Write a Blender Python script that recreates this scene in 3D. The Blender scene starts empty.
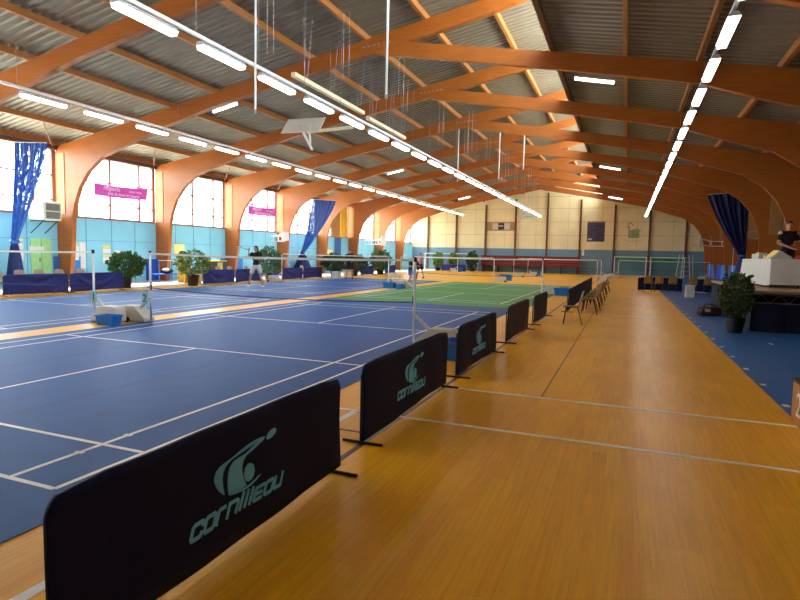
import bpy, bmesh, math, random
from math import sin, cos, pi, sqrt, radians, atan2
from mathutils import Vector, Matrix
random.seed(7)
C = bpy.context.scene.collection
SC = bpy.context.scene

# ------------------------------------------------------------------ helpers
def lin(c):
    return tuple(((v/255)/12.92 if v/255 <= .04045 else ((v/255+.055)/1.055)**2.4) for v in c)

def nt(m):
    m.use_nodes = True
    t = m.node_tree
    return t, t.nodes, t.links, t.nodes['Principled BSDF']

MATS = {}
def M(name, rgb, rough=.5, metal=0., var=.12, scale=9., bump=0., spec=.5, stretch=None, coat=0.):
    m = bpy.data.materials.new(name); MATS[name] = m
    t, n, l, b = nt(m)
    c = lin(rgb)
    b.inputs['Roughness'].default_value = rough
    b.inputs['Metallic'].default_value = metal
    b.inputs['Specular IOR Level'].default_value = spec
    b.inputs['Coat Weight'].default_value = coat
    b.inputs['Coat Roughness'].default_value = .12
    tc = n.new('ShaderNodeTexCoord'); mp = n.new('ShaderNodeMapping')
    l.new(tc.outputs['Object'], mp.inputs['Vector'])
    if stretch: mp.inputs['Scale'].default_value = stretch
    no = n.new('ShaderNodeTexNoise'); no.inputs['Scale'].default_value = scale; no.inputs['Detail'].default_value = 4
    l.new(mp.outputs['Vector'], no.inputs['Vector'])
    r = n.new('ShaderNodeValToRGB')
    r.color_ramp.elements[0].position = .3; r.color_ramp.elements[1].position = .7
    r.color_ramp.elements[0].color = tuple(v*(1-var) for v in c)+(1,)
    r.color_ramp.elements[1].color = tuple(min(1, v*(1+var)) for v in c)+(1,)
    l.new(no.outputs['Fac'], r.inputs['Fac']); l.new(r.outputs['Color'], b.inputs['Base Color'])
    if bump:
        bp = n.new('ShaderNodeBump'); bp.inputs['Strength'].default_value = bump; bp.inputs['Distance'].default_value = .02
        l.new(no.outputs['Fac'], bp.inputs['Height']); l.new(bp.outputs['Normal'], b.inputs['Normal'])
    return m

def emit(name, rgb, s):
    m = M(name, rgb, .4)
    b = m.node_tree.nodes['Principled BSDF']
    b.inputs['Emission Color'].default_value = lin(rgb)+(1,)
    b.inputs['Emission Strength'].default_value = s
    return m

class MB:
    def __init__(self): self.v = []; self.f = []
    def add(self, vs, fs):
        o = len(self.v); self.v += [tuple(p) for p in vs]; self.f += [tuple(i+o for i in f) for f in fs]; return self
    def box(self, c, s, R=None):
        x, y, z = [k/2 for k in s]
        vs = [Vector((a*x, b*y, d*z)) for a in (-1, 1) for b in (-1, 1) for d in (-1, 1)]
        if R is not None: vs = [R @ v for v in vs]
        c = Vector(c); vs = [v+c for v in vs]
        return self.add(vs, [(0,1,3,2),(4,6,7,5),(0,4,5,1),(2,3,7,6),(0,2,6,4),(1,5,7,3)])
    def bb(self, a, b):
        return self.box([(a[i]+b[i])/2 for i in range(3)], [abs(b[i]-a[i]) for i in range(3)])
    def tube(self, pts, r, n=8, caps=True):
        pts = [Vector(p) for p in pts]; k = len(pts)
        rs = r if isinstance(r, (list, tuple)) else [r]*k
        vs = []; prev = None
        for i, p in enumerate(pts):
            t = (pts[min(i+1, k-1)]-pts[max(i-1, 0)]).normalized()
            if prev is None:
                a = Vector((0,0,1)) if abs(t.z) < .9 else Vector((1,0,0))
                u = t.cross(a).normalized()
            else:
                u = (prev - t*prev.dot(t)).normalized()
            prev = u; w = t.cross(u)
            for j in range(n):
                A = 2*pi*j/n; vs.append(p+(u*cos(A)+w*sin(A))*rs[i])
        fs = []
        for i in range(k-1):
            for j in range(n):
                fs.append((i*n+j, i*n+(j+1)%n, (i+1)*n+(j+1)%n, (i+1)*n+j))
        if caps: fs += [tuple(range(n-1, -1, -1)), tuple(range((k-1)*n, k*n))]
        return self.add(vs, fs)
    def bar(self, a, b, w, h):   # rectangular bar from a to b, h measured in the vertical-ish direction
        a = Vector(a); b = Vector(b); t = (b-a).normalized()
        up = Vector((0,0,1)) if abs(t.z) < .95 else Vector((0,1,0))
        u = t.cross(up).normalized()*w/2; q = u.cross(t).normalized()*h/2
        vs = [a-u-q, a+u-q, a+u+q, a-u+q, b-u-q, b+u-q, b+u+q, b-u+q]
        return self.add(vs, [(0,3,2,1),(4,5,6,7),(0,1,5,4),(1,2,6,5),(2,3,7,6),(3,0,4,7)])
    def ell(self, c, r, nu=14, nv=9, R=None):
        vs = []; fs = []
        for i in range(nv+1):
            ph = pi*i/nv
            for j in range(nu):
                th = 2*pi*j/nu
                p = Vector((r[0]*sin(ph)*cos(th), r[1]*sin(ph)*sin(th), r[2]*cos(ph)))
                if R is not None: p = R @ p
                vs.append(p+Vector(c))
        for i in range(nv):
            for j in range(nu):
                fs.append((i*nu+j, (i+1)*nu+j, (i+1)*nu+(j+1)%nu, i*nu+(j+1)%nu))
        return self.add(vs, fs)
    def cap(self, a, ra, b, rb, n=10):    # tapered limb with round ends
        a = Vector(a); b = Vector(b)
        self.tube([a, b], [ra, rb], n); self.ell(a, (ra,)*3, n, 6); self.ell(b, (rb,)*3, n, 6); return self
    def prism(self, poly, f0, f1):        # poly: list of 2D points, f0/f1: map 2D -> 3D
        n = len(poly)
        vs = [f0(p) for p in poly]+[f1(p) for p in poly]
        fs = [tuple(range(n)), tuple(range(2*n-1, n-1, -1))]+[(i, i+n, (i+1)%n+n, (i+1)%n) for i in range(n)]
        return self.add(vs, fs)
    def lathe(self, prof, c=(0,0,0), n=18):
        vs = []; fs = []
        for r, z in prof:
            for j in range(n):
                vs.append((c[0]+r*cos(2*pi*j/n), c[1]+r*sin(2*pi*j/n), c[2]+z))
        for i in range(len(prof)-1):
            for j in range(n):
                fs.append((i*n+j, i*n+(j+1)%n, (i+1)*n+(j+1)%n, (i+1)*n+j))
        fs += [tuple(range(n-1,-1,-1)), tuple(range((len(prof)-1)*n, len(prof)*n))]
        return self.add(vs, fs)
    def grid(self, nu, nv, f):
        vs = [f(i/nu, j/nv) for i in range(nu+1) for j in range(nv+1)]
        fs = [(i*(nv+1)+j, (i+1)*(nv+1)+j, (i+1)*(nv+1)+j+1, i*(nv+1)+j+1) for i in range(nu) for j in range(nv)]
        return self.add(vs, fs)
    def mesh(self, name):
        me = bpy.data.meshes.new(name); me.from_pydata([tuple(v) for v in self.v], [], self.f); me.update()
        bm = bmesh.new(); bm.from_mesh(me); bmesh.ops.recalc_face_normals(bm, faces=bm.faces); bm.to_mesh(me); bm.free()
        return me
    def build(self, name, mat, parent=None, smooth=False, bevel=0, remesh=0):
        me = self.mesh(name)
        o = bpy.data.objects.new(name, me); C.objects.link(o)
        if remesh:
            md = o.modifiers.new('r', 'REMESH'); md.mode = 'VOXEL'; md.voxel_size = remesh
            sm = o.modifiers.new('s', 'SMOOTH'); sm.iterations = 4; sm.factor = .5
            dg = bpy.context.evaluated_depsgraph_get(); dg.update()
            new = bpy.data.meshes.new_from_object(o.evaluated_get(dg)); o.modifiers.clear(); o.data = new
            new.name = name; bpy.data.meshes.remove(me); me = new
            smooth = True
        me.materials.append(MATS[mat] if isinstance(mat, str) else mat)
        if smooth:
            for p in me.polygons: p.use_smooth = True
        if bevel:
            b = o.modifiers.new('bevel', 'BEVEL'); b.width = bevel; b.segments = 2; b.limit_method = 'ANGLE'
        if parent: o.parent = parent
        return o

def tag(o, label=None, cat=None, group=None, kind=None):
    if label: o['label'] = label
    if cat: o['category'] = cat
    if group: o['group'] = group
    if kind: o['kind'] = kind
    return o
def thing(name, label, cat, loc=(0,0,0), rz=0, group=None):
    o = bpy.data.objects.new(name, None); C.objects.link(o); o.empty_display_size = .1
    o.location = loc; o.rotation_euler = (0,0,rz)
    return tag(o, label, cat, group)
def st(o, label=None):
    o['kind'] = 'structure'
    if label: o['label'] = label
    return o
KIDS = {}
def dup(root, loc, rz, label, group=None):
    r = root.copy(); C.objects.link(r); r.location = loc; r.rotation_euler = (0,0,rz); r['label'] = label
    if group: r['group'] = group
    for ch in [o for o in C.objects if o.parent == root]:
        c = ch.copy(); C.objects.link(c); c.parent = r
        for g in [o for o in C.objects if o.parent == ch]:
            d = g.copy(); C.objects.link(d); d.parent = c
    return r
def text_mesh(name, s, size, mat, parent, loc, rot, ext=.002, shear=0., align='CENTER'):
    cu = bpy.data.curves.new(name, 'FONT'); cu.body = s; cu.size = size; cu.extrude = ext; cu.align_x = align; cu.align_y = 'CENTER'; cu.shear = shear
    o = bpy.data.objects.new(name, cu); C.objects.link(o)
    dg = bpy.context.evaluated_depsgraph_get(); dg.update()
    me = bpy.data.meshes.new_from_object(o.evaluated_get(dg))
    bpy.data.objects.remove(o); bpy.data.curves.remove(cu)
    o = bpy.data.objects.new(name, me); C.objects.link(o); me.materials.clear(); me.materials.append(MATS[mat])
    o.location = loc; o.rotation_euler = rot; o.parent = parent
    return o

# hall coordinates (walls, roof) -> world
S = 1.12
def hx(x): return 3.484+S*(x-3.485)
def hy(y): return -2.516+S*(y+2.522)
def hz(z): return 1.623+S*(z-1.634)
def H(x, y, z): return (hx(x), hy(y), hz(z))

# ------------------------------------------------------------------ camera
f, yaw, pit, rol = 559.316, .38236, -.081, .0216
c_, s_ = cos(yaw), sin(yaw)
fw = Vector((-s_*cos(pit), c_*cos(pit), sin(pit)))
rt = Vector((c_, s_, 0)); up = rt.cross(fw)
r2 = rt*cos(rol)+up*sin(rol); u2 = up*cos(rol)-rt*sin(rol)
cam = bpy.data.cameras.new('camera'); co = bpy.data.objects.new('camera', cam); C.objects.link(co)
mt = Matrix.Identity(4)
for i in range(3):
    mt[i][0] = r2[i]; mt[i][1] = u2[i]; mt[i][2] = -fw[i]
mt[0][3], mt[1][3], mt[2][3] = 3.4836, -2.5163, 1.6227
co.matrix_world = mt
cam.sensor_width = 36; cam.sensor_fit = 'HORIZONTAL'; cam.lens = f*36/800; cam.clip_end = 400; cam.clip_start = .05
SC.camera = co

# ------------------------------------------------------------------ materials
def wood_floor():
    m = bpy.data.materials.new('wood_floor'); MATS['wood_floor'] = m
    t, n, l, b = nt(m)
    tc = n.new('ShaderNodeTexCoord'); sp = n.new('ShaderNodeSeparateXYZ'); cb = n.new('ShaderNodeCombineXYZ')
    l.new(tc.outputs['Object'], sp.inputs[0]); l.new(sp.outputs['Y'], cb.inputs['X']); l.new(sp.outputs['X'], cb.inputs['Y'])
    br = n.new('ShaderNodeTexBrick'); br.offset = .37; br.offset_frequency = 3
    l.new(cb.outputs[0], br.inputs['Vector'])
    br.inputs['Scale'].default_value = 1; br.inputs['Brick Width'].default_value = .9; br.inputs['Row Height'].default_value = .11
    br.inputs['Mortar Size'].default_value = .0012; br.inputs['Mortar Smooth'].default_value = .4
    br.inputs['Color1'].default_value = lin((250,174,30))+(1,); br.inputs['Color2'].default_value = lin((255,190,42))+(1,)
    br.inputs['Mortar'].default_value = lin((226,152,26))+(1,)
    mp = n.new('ShaderNodeMapping'); mp.inputs['Scale'].default_value = (1.2, 26, 1); l.new(cb.outputs[0], mp.inputs['Vector'])
    no = n.new('ShaderNodeTexNoise'); no.inputs['Scale'].default_value = 1.6; no.inputs['Detail'].default_value = 6; l.new(mp.outputs[0], no.inputs['Vector'])
    rp = n.new('ShaderNodeValToRGB'); rp.color_ramp.elements[0].position = .3; rp.color_ramp.elements[1].position = .75
    rp.color_ramp.elements[0].color = (.88,.865,.84,1); rp.color_ramp.elements[1].color = (1.1,1.1,1.1,1); l.new(no.outputs['Fac'], rp.inputs['Fac'])
    no2 = n.new('ShaderNodeTexNoise'); no2.inputs['Scale'].default_value = .5; l.new(tc.outputs['Object'], no2.inputs['Vector'])
    rp2 = n.new('ShaderNodeValToRGB'); rp2.color_ramp.elements[0].position = .3; rp2.color_ramp.elements[1].position = .7
    rp2.color_ramp.elements[0].color = (.88,.86,.84,1); rp2.color_ramp.elements[1].color = (1.05,1.05,1.05,1); l.new(no2.outputs['Fac'], rp2.inputs['Fac'])
    mx = n.new('ShaderNodeMix'); mx.data_type = 'RGBA'; mx.blend_type = 'MULTIPLY'; mx.inputs[0].default_value = 1
    l.new(br.outputs['Color'], mx.inputs[6]); l.new(rp.outputs['Color'], mx.inputs[7])
    mx2 = n.new('ShaderNodeMix'); mx2.data_type = 'RGBA'; mx2.blend_type = 'MULTIPLY'; mx2.inputs[0].default_value = 1
    l.new(mx.outputs[2], mx2.inputs[6]); l.new(rp2.outputs['Color'], mx2.inputs[7])
    l.new(mx2.outputs[2], b.inputs['Base Color'])
    b.inputs['Roughness'].default_value = .33; b.inputs['Specular IOR Level'].default_value = .22
wood_floor()
M('mat_blue', (14,82,152), .5, var=.1, scale=3, spec=.14)
M('mat_green', (18,130,54), .5, var=.08, scale=3)
M('side_blue', (34,98,168), .42, var=.12, scale=2)
M('pale_floor', (196,198,200), .4, var=.06, scale=2)
M('paint_white', (244,242,230), .4, var=.05)
M('paint_dark', (84,56,30), .4, var=.05)
M('seam_dark', (18,36,74), .6, var=.05)
M('glulam', (174,98,34), .42, var=.16, scale=3, stretch=(.6,1,14))
M('glulam_side', (178,132,78), .5, var=.1, scale=3, stretch=(1,1,6))
M('purlin_wood', (190,124,62), .5, var=.15, scale=5, stretch=(4,.3,4))
M('sheet_metal', (146,136,118), .45, metal=.2, var=.08, scale=1.5)
M('cream_panel', (244,228,176), .55, var=.05, scale=1.2)
M('far_blue', (112,152,174), .5, var=.06, scale=1.5)
M('cyan_panel', (140,214,238), .45, var=.05, scale=1.2)
M('steel_brown', (110,66,44), .5, var=.1)
M('mullion', (150,104,92), .5, var=.08)
M('dark_wall', (84,62,44), .6, var=.12, scale=1.5)
M('tan_wall', (120,84,46), .6, var=.12, scale=1.5)
M('navy_cloth', (13,24,60), .72, var=.15, scale=30, bump=.05, spec=.25)
M('plum_cloth', (56,48,66), .75, var=.15, scale=30, bump=.05, spec=.25)
M('court_navy', (40,50,128), .6, var=.2, scale=10, spec=.35)
M('logo_teal', (112,210,255), .6, var=.04)
M('steel_dark', (58,52,52), .4, metal=.6)
M('grey_metal', (150,150,152), .4, metal=.4)
M('white_metal', (240,239,236), .4, var=.04)
M('cream_metal', (244,226,184), .5, var=.06)
M('post_base', (206,202,188), .5, var=.06)
M('black_rubber', (16,16,18), .6)
M('cord_dark', (16,20,46), .7)
M('netting', (40,44,50), .8)
M('blue_plastic', (20,118,206), .4, var=.08)
M('pad_blue', (24,84,196), .5, var=.08)
M('pad_light', (52,128,220), .5, var=.08)
M('pad_slate', (58,108,168), .5, var=.08)
M('chair_shell', (158,122,72), .42, var=.12)
M('chair_beige', (190,168,138), .5, var=.1)
M('chair_leg', (50,26,22), .5)
M('pot_dark', (22,20,20), .55)
M('pot_brown', (66,34,22), .5)
M('pot_white', (206,200,188), .5)
M('leaf_dark', (66,86,36), .5, var=.4, scale=14)
M('leaf_mid', (72,112,52), .5, var=.4, scale=14)
M('leaf_bright', (120,146,62), .5, var=.4, scale=14)
M('bark', (70,50,32), .8)
M('banner_text', (250,240,250), .6)
M('heater_white', (226,222,206), .5, var=.04)
M('heater_grille', (128,126,118), .5)
M('paper', (236,236,230), .7, var=.03)
M('paper_yellow', (240,230,120), .7, var=.03)
M('paper_gold', (255,238,160), .7, var=.03)
M('door_green', (170,226,150), .5, var=.05)
M('tribune_red', (118,26,22), .45, var=.15, scale=4, stretch=(1,1,6))
M('tribune_leg', (60,40,36), .6)
M('goal_net_green', (30,150,100), .7)
M('score_tan', (176,140,92), .6)
M('score_light', (214,196,176), .5)
M('score_dark', (60,36,40), .5)
M('poster_dark', (66,64,92), .6, var=.5, scale=3)
M('poster_pale', (214,200,180), .6)
M('mural_green', (150,164,120), .7, var=.3, scale=3)
M('mural_red', (190,104,70), .7, var=.2)
M('mural_ink', (84,84,78), .7)
M('logo_board', (216,212,186), .6)
M('cloth_white', (216,214,208), .7, var=.04)
M('stage_top', (168,140,98), .5, var=.1)
M('skirt_navy', (14,16,48), .8, var=.15)
M('plywood', (186,128,64), .5, var=.12, scale=5, stretch=(1,4,1))
M('bag_red', (66,16,22), .7, var=.2)
M('bag_black', (14,14,16), .6)
M('bag_white', (190,186,182), .6)
M('skin', (196,136,106), .55, var=.06)
M('hair_dark', (22,16,14), .6, var=.3, scale=60)
M('shirt_navy', (16,18,30), .8, var=.15)
M('shirt_black', (14,14,18), .8, var=.15)
M('shirt_pink', (190,120,112), .8)
M('shorts_white', (206,206,212), .75)
M('shorts_dark', (34,32,44), .8)
M('trousers_navy', (22,24,40), .8)
M('shoe_white', (222,222,222), .5)
M('shoe_black', (18,18,20), .5)
M('shoulder_pale', (206,166,152), .8)
M('lips', (150,80,70), .5)
M('red_cap', (206,36,30), .6)
M('yellow_foil', (226,196,60), .35, var=.2)
M('box_white', (206,204,196), .6)
M('mustard', (206,160,40), .5, var=.1)
M('cabinet_grey', (92,92,92), .5)
M('sign_teal', (150,204,206), .5)
M('ink', (12,14,20), .5)
M('gold_panel', (246,190,50), .5, var=.08)
M('rim_orange', (214,84,34), .5)
M('soil', (40,28,20), .9)
M('ground_out', (168,166,150), .9)
M('roof_top', (222,220,212), .6)
M('trough', (196,196,198), .4)
emit('tube_light', (255,250,242), 9.)

def curtain_mat(name, rgb, rgb2, hole):
    m = M(name, rgb, .6); t, n, l, b = nt(m)
    tc = n.new('ShaderNodeTexCoord'); mp = n.new('ShaderNodeMapping'); mp.inputs['Scale'].default_value = (9,9,1.1); l.new(tc.outputs['Object'], mp.inputs['Vector'])
    no = n.new('ShaderNodeTexNoise'); no.inputs['Scale'].default_value = 2.2; no.inputs['Detail'].default_value = 6; l.new(mp.outputs[0], no.inputs['Vector'])
    r = n.new('ShaderNodeValToRGB'); r.color_ramp.elements[0].position = .42; r.color_ramp.elements[1].position = .68
    r.color_ramp.elements[0].color = lin(rgb)+(1,); r.color_ramp.elements[1].color = lin(rgb2)+(1,)
    l.new(no.outputs['Fac'], r.inputs['Fac']); l.new(r.outputs['Color'], b.inputs['Base Color'])
    if hole:
        q = n.new('ShaderNodeMapRange'); q.inputs[1].default_value = .52; q.inputs[2].default_value = .64; q.inputs[3].default_value = 1; q.inputs[4].default_value = 1-hole
        l.new(no.outputs['Fac'], q.inputs[0]); l.new(q.outputs[0], b.inputs['Alpha'])
curtain_mat('curtain_blue', (16,74,176), (70,140,220), .7)
curtain_mat('curtain_mid', (12,80,172), (40,120,206), .25)
curtain_mat('curtain_navy', (14,22,74), (22,34,98), 0)
M('skirt_blue', (24,36,98), .7, var=.2)

def acrylic(name, rgb, t):
    m = bpy.data.materials.new(name); MATS[name] = m
    m.use_nodes = True; n = m.node_tree.nodes; l = m.node_tree.links; n.clear()
    out = n.new('ShaderNodeOutputMaterial'); mix = n.new('ShaderNodeMixShader'); tr = n.new('ShaderNodeBsdfTranslucent'); df = n.new('ShaderNodeBsdfDiffuse')
    tc = n.new('ShaderNodeTexCoord'); no = n.new('ShaderNodeTexNoise'); no.inputs['Scale'].default_value = 2; l.new(tc.outputs['Object'], no.inputs['Vector'])
    r = n.new('ShaderNodeValToRGB'); r.color_ramp.elements[0].color = tuple(v*.96 for v in lin(rgb))+(1,); r.color_ramp.elements[1].color = lin(rgb)+(1,); l.new(no.outputs['Fac'], r.inputs['Fac'])
    l.new(r.outputs['Color'], tr.inputs[0]); l.new(r.outputs['Color'], df.inputs[0]); mix.inputs[0].default_value = 1-t
    l.new(tr.outputs[0], mix.inputs[1]); l.new(df.outputs[0], mix.inputs[2]); l.new(mix.outputs[0], out.inputs[0])
acrylic('board_acrylic', (250,248,242), .6)
acrylic('magenta', (222,110,204), .14)
def glass():
    m = bpy.data.materials.new('window_glass'); MATS['window_glass'] = m
    m.use_nodes = True; n = m.node_tree.nodes; l = m.node_tree.links; n.clear()
    out = n.new('ShaderNodeOutputMaterial'); mix = n.new('ShaderNodeMixShader'); tr = n.new('ShaderNodeBsdfTransparent'); gl = n.new('ShaderNodeBsdfGlossy')
    tr.inputs[0].default_value = (.96,.98,.98,1); gl.inputs['Roughness'].default_value = .02; mix.inputs[0].default_value = .06
    l.new(tr.outputs[0], mix.inputs[1]); l.new(gl.outputs[0], mix.inputs[2]); l.new(mix.outputs[0], out.inputs[0])
glass()

# ------------------------------------------------------------------ room shell
XL, XR, XC = hx(-17), hx(9.9), hx(-3.56)
Y0, Y1 = hy(-4.4), hy(51.5)
def LT(x): return 7.9+.18*(x+3.83)          # top of left rafters (hall units)
def RT(x): return 7.8-.178*(x+3.4)
XE = 1.25                                    # edge of the raised roof
FY = [3.0+4.9*k for k in range(0, 11)]       # portal frames, hall units (3.0 ... 52.0)
MB().bb((XL-.2, Y0-.2, -.2), (XR+.2, Y1+.2, 0)).build('floor', 'wood_floor')['kind'] = 'structure'
floor = C.objects['floor']
def line_mb(segs, z=.0, h=.003):
    m = MB()
    for x0, y0, x1, y1 in segs: m.bb((x0, y0, z), (x1, y1, z+h))
    return m
w = .05
o = line_mb([(.42, 2.575, 5.17, 2.625), (.42, 4.005, 5.17, 4.055), (.93, Y0, 1.0, 2.6), (.6, 14.8, 5.17, 14.85), (.7, 24.0, 5.17, 24.05), (-12, 34.0, 5.17, 34.05), (-3.2, 46, 5.17, 46.05)]).build('floor_marking', 'paint_white', floor); st(o)
o = line_mb([(1.44, Y0, 1.49, 50), (.42, 1.97, 1.44, 1.995), (2.635, 4.06, 2.65, 50)]).build('floor_marking', 'paint_dark', floor); st(o)
sd = MB().bb((5.18, Y0, 0), (XR, Y1, .006)).build('floor_side', 'side_blue'); st(sd, 'blue sports flooring along the stage side of the hall')
mk = []
for k in range(22):
    y = 3.7+k*1.16; mk.append((5.21, y, 5.28, y+.11))
for y, x in ((6.9,7.0),(8.6,6.6),(10.4,6.2),(9.6,7.6)): mk.append((x, y, x+.07, y+.2))
st(line_mb(mk, .006, .003).build('floor_marking', 'paint_white', sd))
st(MB().bb((XL, Y0, 0), (-15.75, Y1, .005)).build('floor_side', 'pale_floor'), 'pale grey flooring along the window wall')
st(MB().bb((-120, -60, -.45), (120, 160, -.35)).build('ground_exterior', 'ground_out'))

# left wall
lw = MB().bb((XL-.25, Y0, 0), (XL, Y1, hz(2.87)))
lw.bb((XL-.25, Y0, hz(5.36)), (XL, Y1, hz(5.8)))
wl = lw.build('wall_left', 'cyan_panel'); st(wl)
sm = MB()
y = Y0
while y < Y1:
    sm.bb((XL, y, .05), (XL+.006, y+.02, hz(2.85))); y += 1.37
sm.bb((XL, Y0, hz(1.93)), (XL+.006, Y1, hz(1.94)))
st(sm.build('panel_seam', 'pad_slate', wl))
st(MB().bb((XL-.02, Y0, hz(2.82)), (XL+.07, Y1, hz(2.88))).build('trim_1', 'mullion'))
st(MB().bb((XL-.02, Y0, hz(5.33)), (XL+.14, Y1, hz(5.5))).build('trim_2', 'steel_brown'))
# left windows, one per bay
wn = 0
for k in range(0, 10):
    a = 3.0+4.9*k+.1; b = min(a+4.7, 51.3)
    wn += 1
    r = thing('window_%d' % wn, None, None, (XL-.1, 0, 0)); r['kind'] = 'structure'
    fr = MB()
    for z in (2.87, 3.45, 4.38, 5.36):
        t = .05 if z in (2.87, 5.36) else .03
        fr.bb((-.05, hy(a), hz(z)-t), (.04, hy(b), hz(z)+t))
    for d, t in ((0, .05), (.75, .035), (2.3, .05), (3.84, .05), (4.62, .035), (b-a, .05)):
        if a+d > b+.01: continue
        fr.bb((-.06, hy(a+d)-t, hz(2.87)), (.05, hy(a+d)+t, hz(5.36)))
    st(fr.build('window_frame', 'mullion', r))
    st(MB().bb((-.012, hy(a), hz(2.87)), (-.004, hy(b), hz(5.36))).build('pane', 'window_glass', r))
st(MB().bb((XL-.03, hy(35.75), hz(2.9)), (XL+.05, hy(36.85), hz(5.33))).build('trim_3', 'gold_panel'), 'golden yellow panel filling one window strip')
st(MB().bb((XL-.03, hy(34.3), hz(2.9)), (XL+.05, hy(35.7), hz(5.33))).build('trim_4', 'glulam_side'))
st(MB().bb((XL, hy(34.9), 0), (XL+.03, hy(35.9), hz(2.82))).build('trim_5', 'pad_slate'))

# far wall
fx = [(-17.2, 0), (9.9, 0)]
zb = 2.53
st(MB().bb((XL-.25, Y1, 0), (XR+.2, Y1+.2, zb)).build('wall_far', 'far_blue'))
def gable(y, dz=.3):
    return [(hx(-17.2), zb), (XR+.2, zb), (XR+.2, hz(RT(9.9)+dz)), (hx(XE), hz(RT(XE)+dz)), (hx(XE), hz(LT(XE)+dz)), (hx(-17.2), hz(LT(-17.2)+dz))]
wf = MB().prism(gable(0), lambda p: (p[0], Y1, p[1]), lambda p: (p[0], Y1+.2, p[1])).build('wall_far', 'cream_panel'); st(wf)
sm = MB()
for z in (3.74, 4.96, 6.2, 7.3):
    lo = -16.9 if z < 5 else (-3.83+(z-7.9)/.18+.3 if z > 5.6 else -16.9); hi = 9.8 if z < 5.3 else -3.4-(z-7.8)/.178-.3
    sm.bb((hx(max(lo, -16.9)), Y1-.006, hz(z)), (hx(min(hi, 9.8)), Y1, hz(z)+.018))
for x in [-16.3+2.93*k/1 for k in range(9)]:
    top = min(LT(x), RT(x))
    sm.bb((hx(x)-.006, Y1-.004, zb), (hx(x)+.006, Y1, hz(top)))
st(sm.build('panel_seam', 'tan_wall', wf))
for k, x in enumerate([-15.27, -12.31, -9.36, -6.48, -3.53, -.57, 2.36, 5.25, 8.13]):
    top = LT(x)-.3 if x < -3.5 else RT(x)-.3
    st(MB().bb((hx(x)-.09, Y1-.22, 0), (hx(x)+.09, Y1-.008, hz(top))).build('trim_%d' % (6+k), 'steel_brown'))
# right wall + near wall
st(MB().bb((XR, Y0, 0), (XR+.2, Y1, hz(5.75))).build('wall_right', 'tan_wall'))
nw = MB().prism([(hx(-17.2), 0), (XR+.2, 0)]+gable(0)[2:], lambda p: (p[0], Y0-.2, p[1]), lambda p: (p[0], Y0, p[1])).build('wall_near', 'dark_wall'); st(nw)

# portal frames
def frame(y):
    r = bpy.data.objects.new('portal_frame', None); C.objects.link(r); r.location = (0, hy(y), 0); st(r)
    inner = [(-16.42, None), (-16.25, 1.5), (-16.15, 2.8), (-16.02, 3.35), (-15.75, 3.93), (-15.3, 4.47), (-14.55, 4.98), (-13.2, 5.4), (-11.8, 5.82), (-9.5, 6.38), (-6, 7.03), (-3.7, 7.46)]
    L = [(-17, None)]+inner+[(-1.9, 7.78), (.1, 8.2), (XE, 8.48), (XE, LT(XE)), (-16.75, LT(-16.75)-.08), (-17, 5.3)]
    def P(p, s): return (hx(p[0]), s*.1, 0.0 if p[1] is None else hz(p[1]))
    st(MB().prism(L, lambda p: P(p, -1), lambda p: P(p, 1)).build('rafter', 'glulam', r))
    R = [(-7.12-x, z) for x, z in [(-17, None)]+inner[:8]]
    R += [(4.9, 5.83), (2.4, 6.33), (-.5, 6.88), (-3.55, 7.42), (-3.75, 7.6), (-3.55, RT(-3.55)), (9.7, RT(9.7)), (9.88, 5.2)]
    st(MB().prism(R, lambda p: (hx(p[0]), -.085, P(p, 1)[2]), lambda p: (hx(p[0]), .085, P(p, 1)[2])).build('rafter', 'glulam', r))
    st(MB().bb((hx(-16.98), -.125, hz(2.9)), (hx(-16.52), -.1, hz(5.2))).build('cover_panel', 'glulam_side', r))
    st(MB().bb((hx(9.4), -.125, hz(2.9)), (hx(9.86), -.1, hz(5.2))).build('cover_panel', 'glulam_side', r))
    cp = MB()
    for k in range(6): cp.box((hx(-3.95+.16*k), -.115, hz(7.66+.012*k)), (.09, .03, .05))
    st(cp.build('connector_plate', 'grey_metal', r))
for y in FY[1:-1]:
    frame(y)
# purlins
for x in (-17.0, -15.15, -13.3, -11.45, -9.6, -7.75, -5.85, -3.95, -2.1, -.35, 1.15):
    st(MB().bar((hx(x), Y0, hz(LT(x)+.1)), (hx(x), Y1, hz(LT(x)+.1)), .11, .2).build('purlin', 'purlin_wood'))
for x in (1.45, 3.2, 4.85, 6.55, 8.2, 9.8):
    st(MB().bar((hx(x), Y0, hz(RT(x)+.1)), (hx(x), Y1, hz(RT(x)+.1)), .11, .2).build('purlin', 'purlin_wood' if x > 1.5 else 'steel_brown'))
# braces to the eaves on the window side
for y in FY[1:-1]:
    st(MB().tube([H(-15.15, y+1.6, LT(-15.15)+.05), H(-16.95, y+.12, 5.42)], .035).tube([H(-15.15, y-1.9, LT(-15.15)+.05), H(-16.95, y-.2, 5.42)], .03).build('eave_brace', 'steel_brown'))
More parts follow.
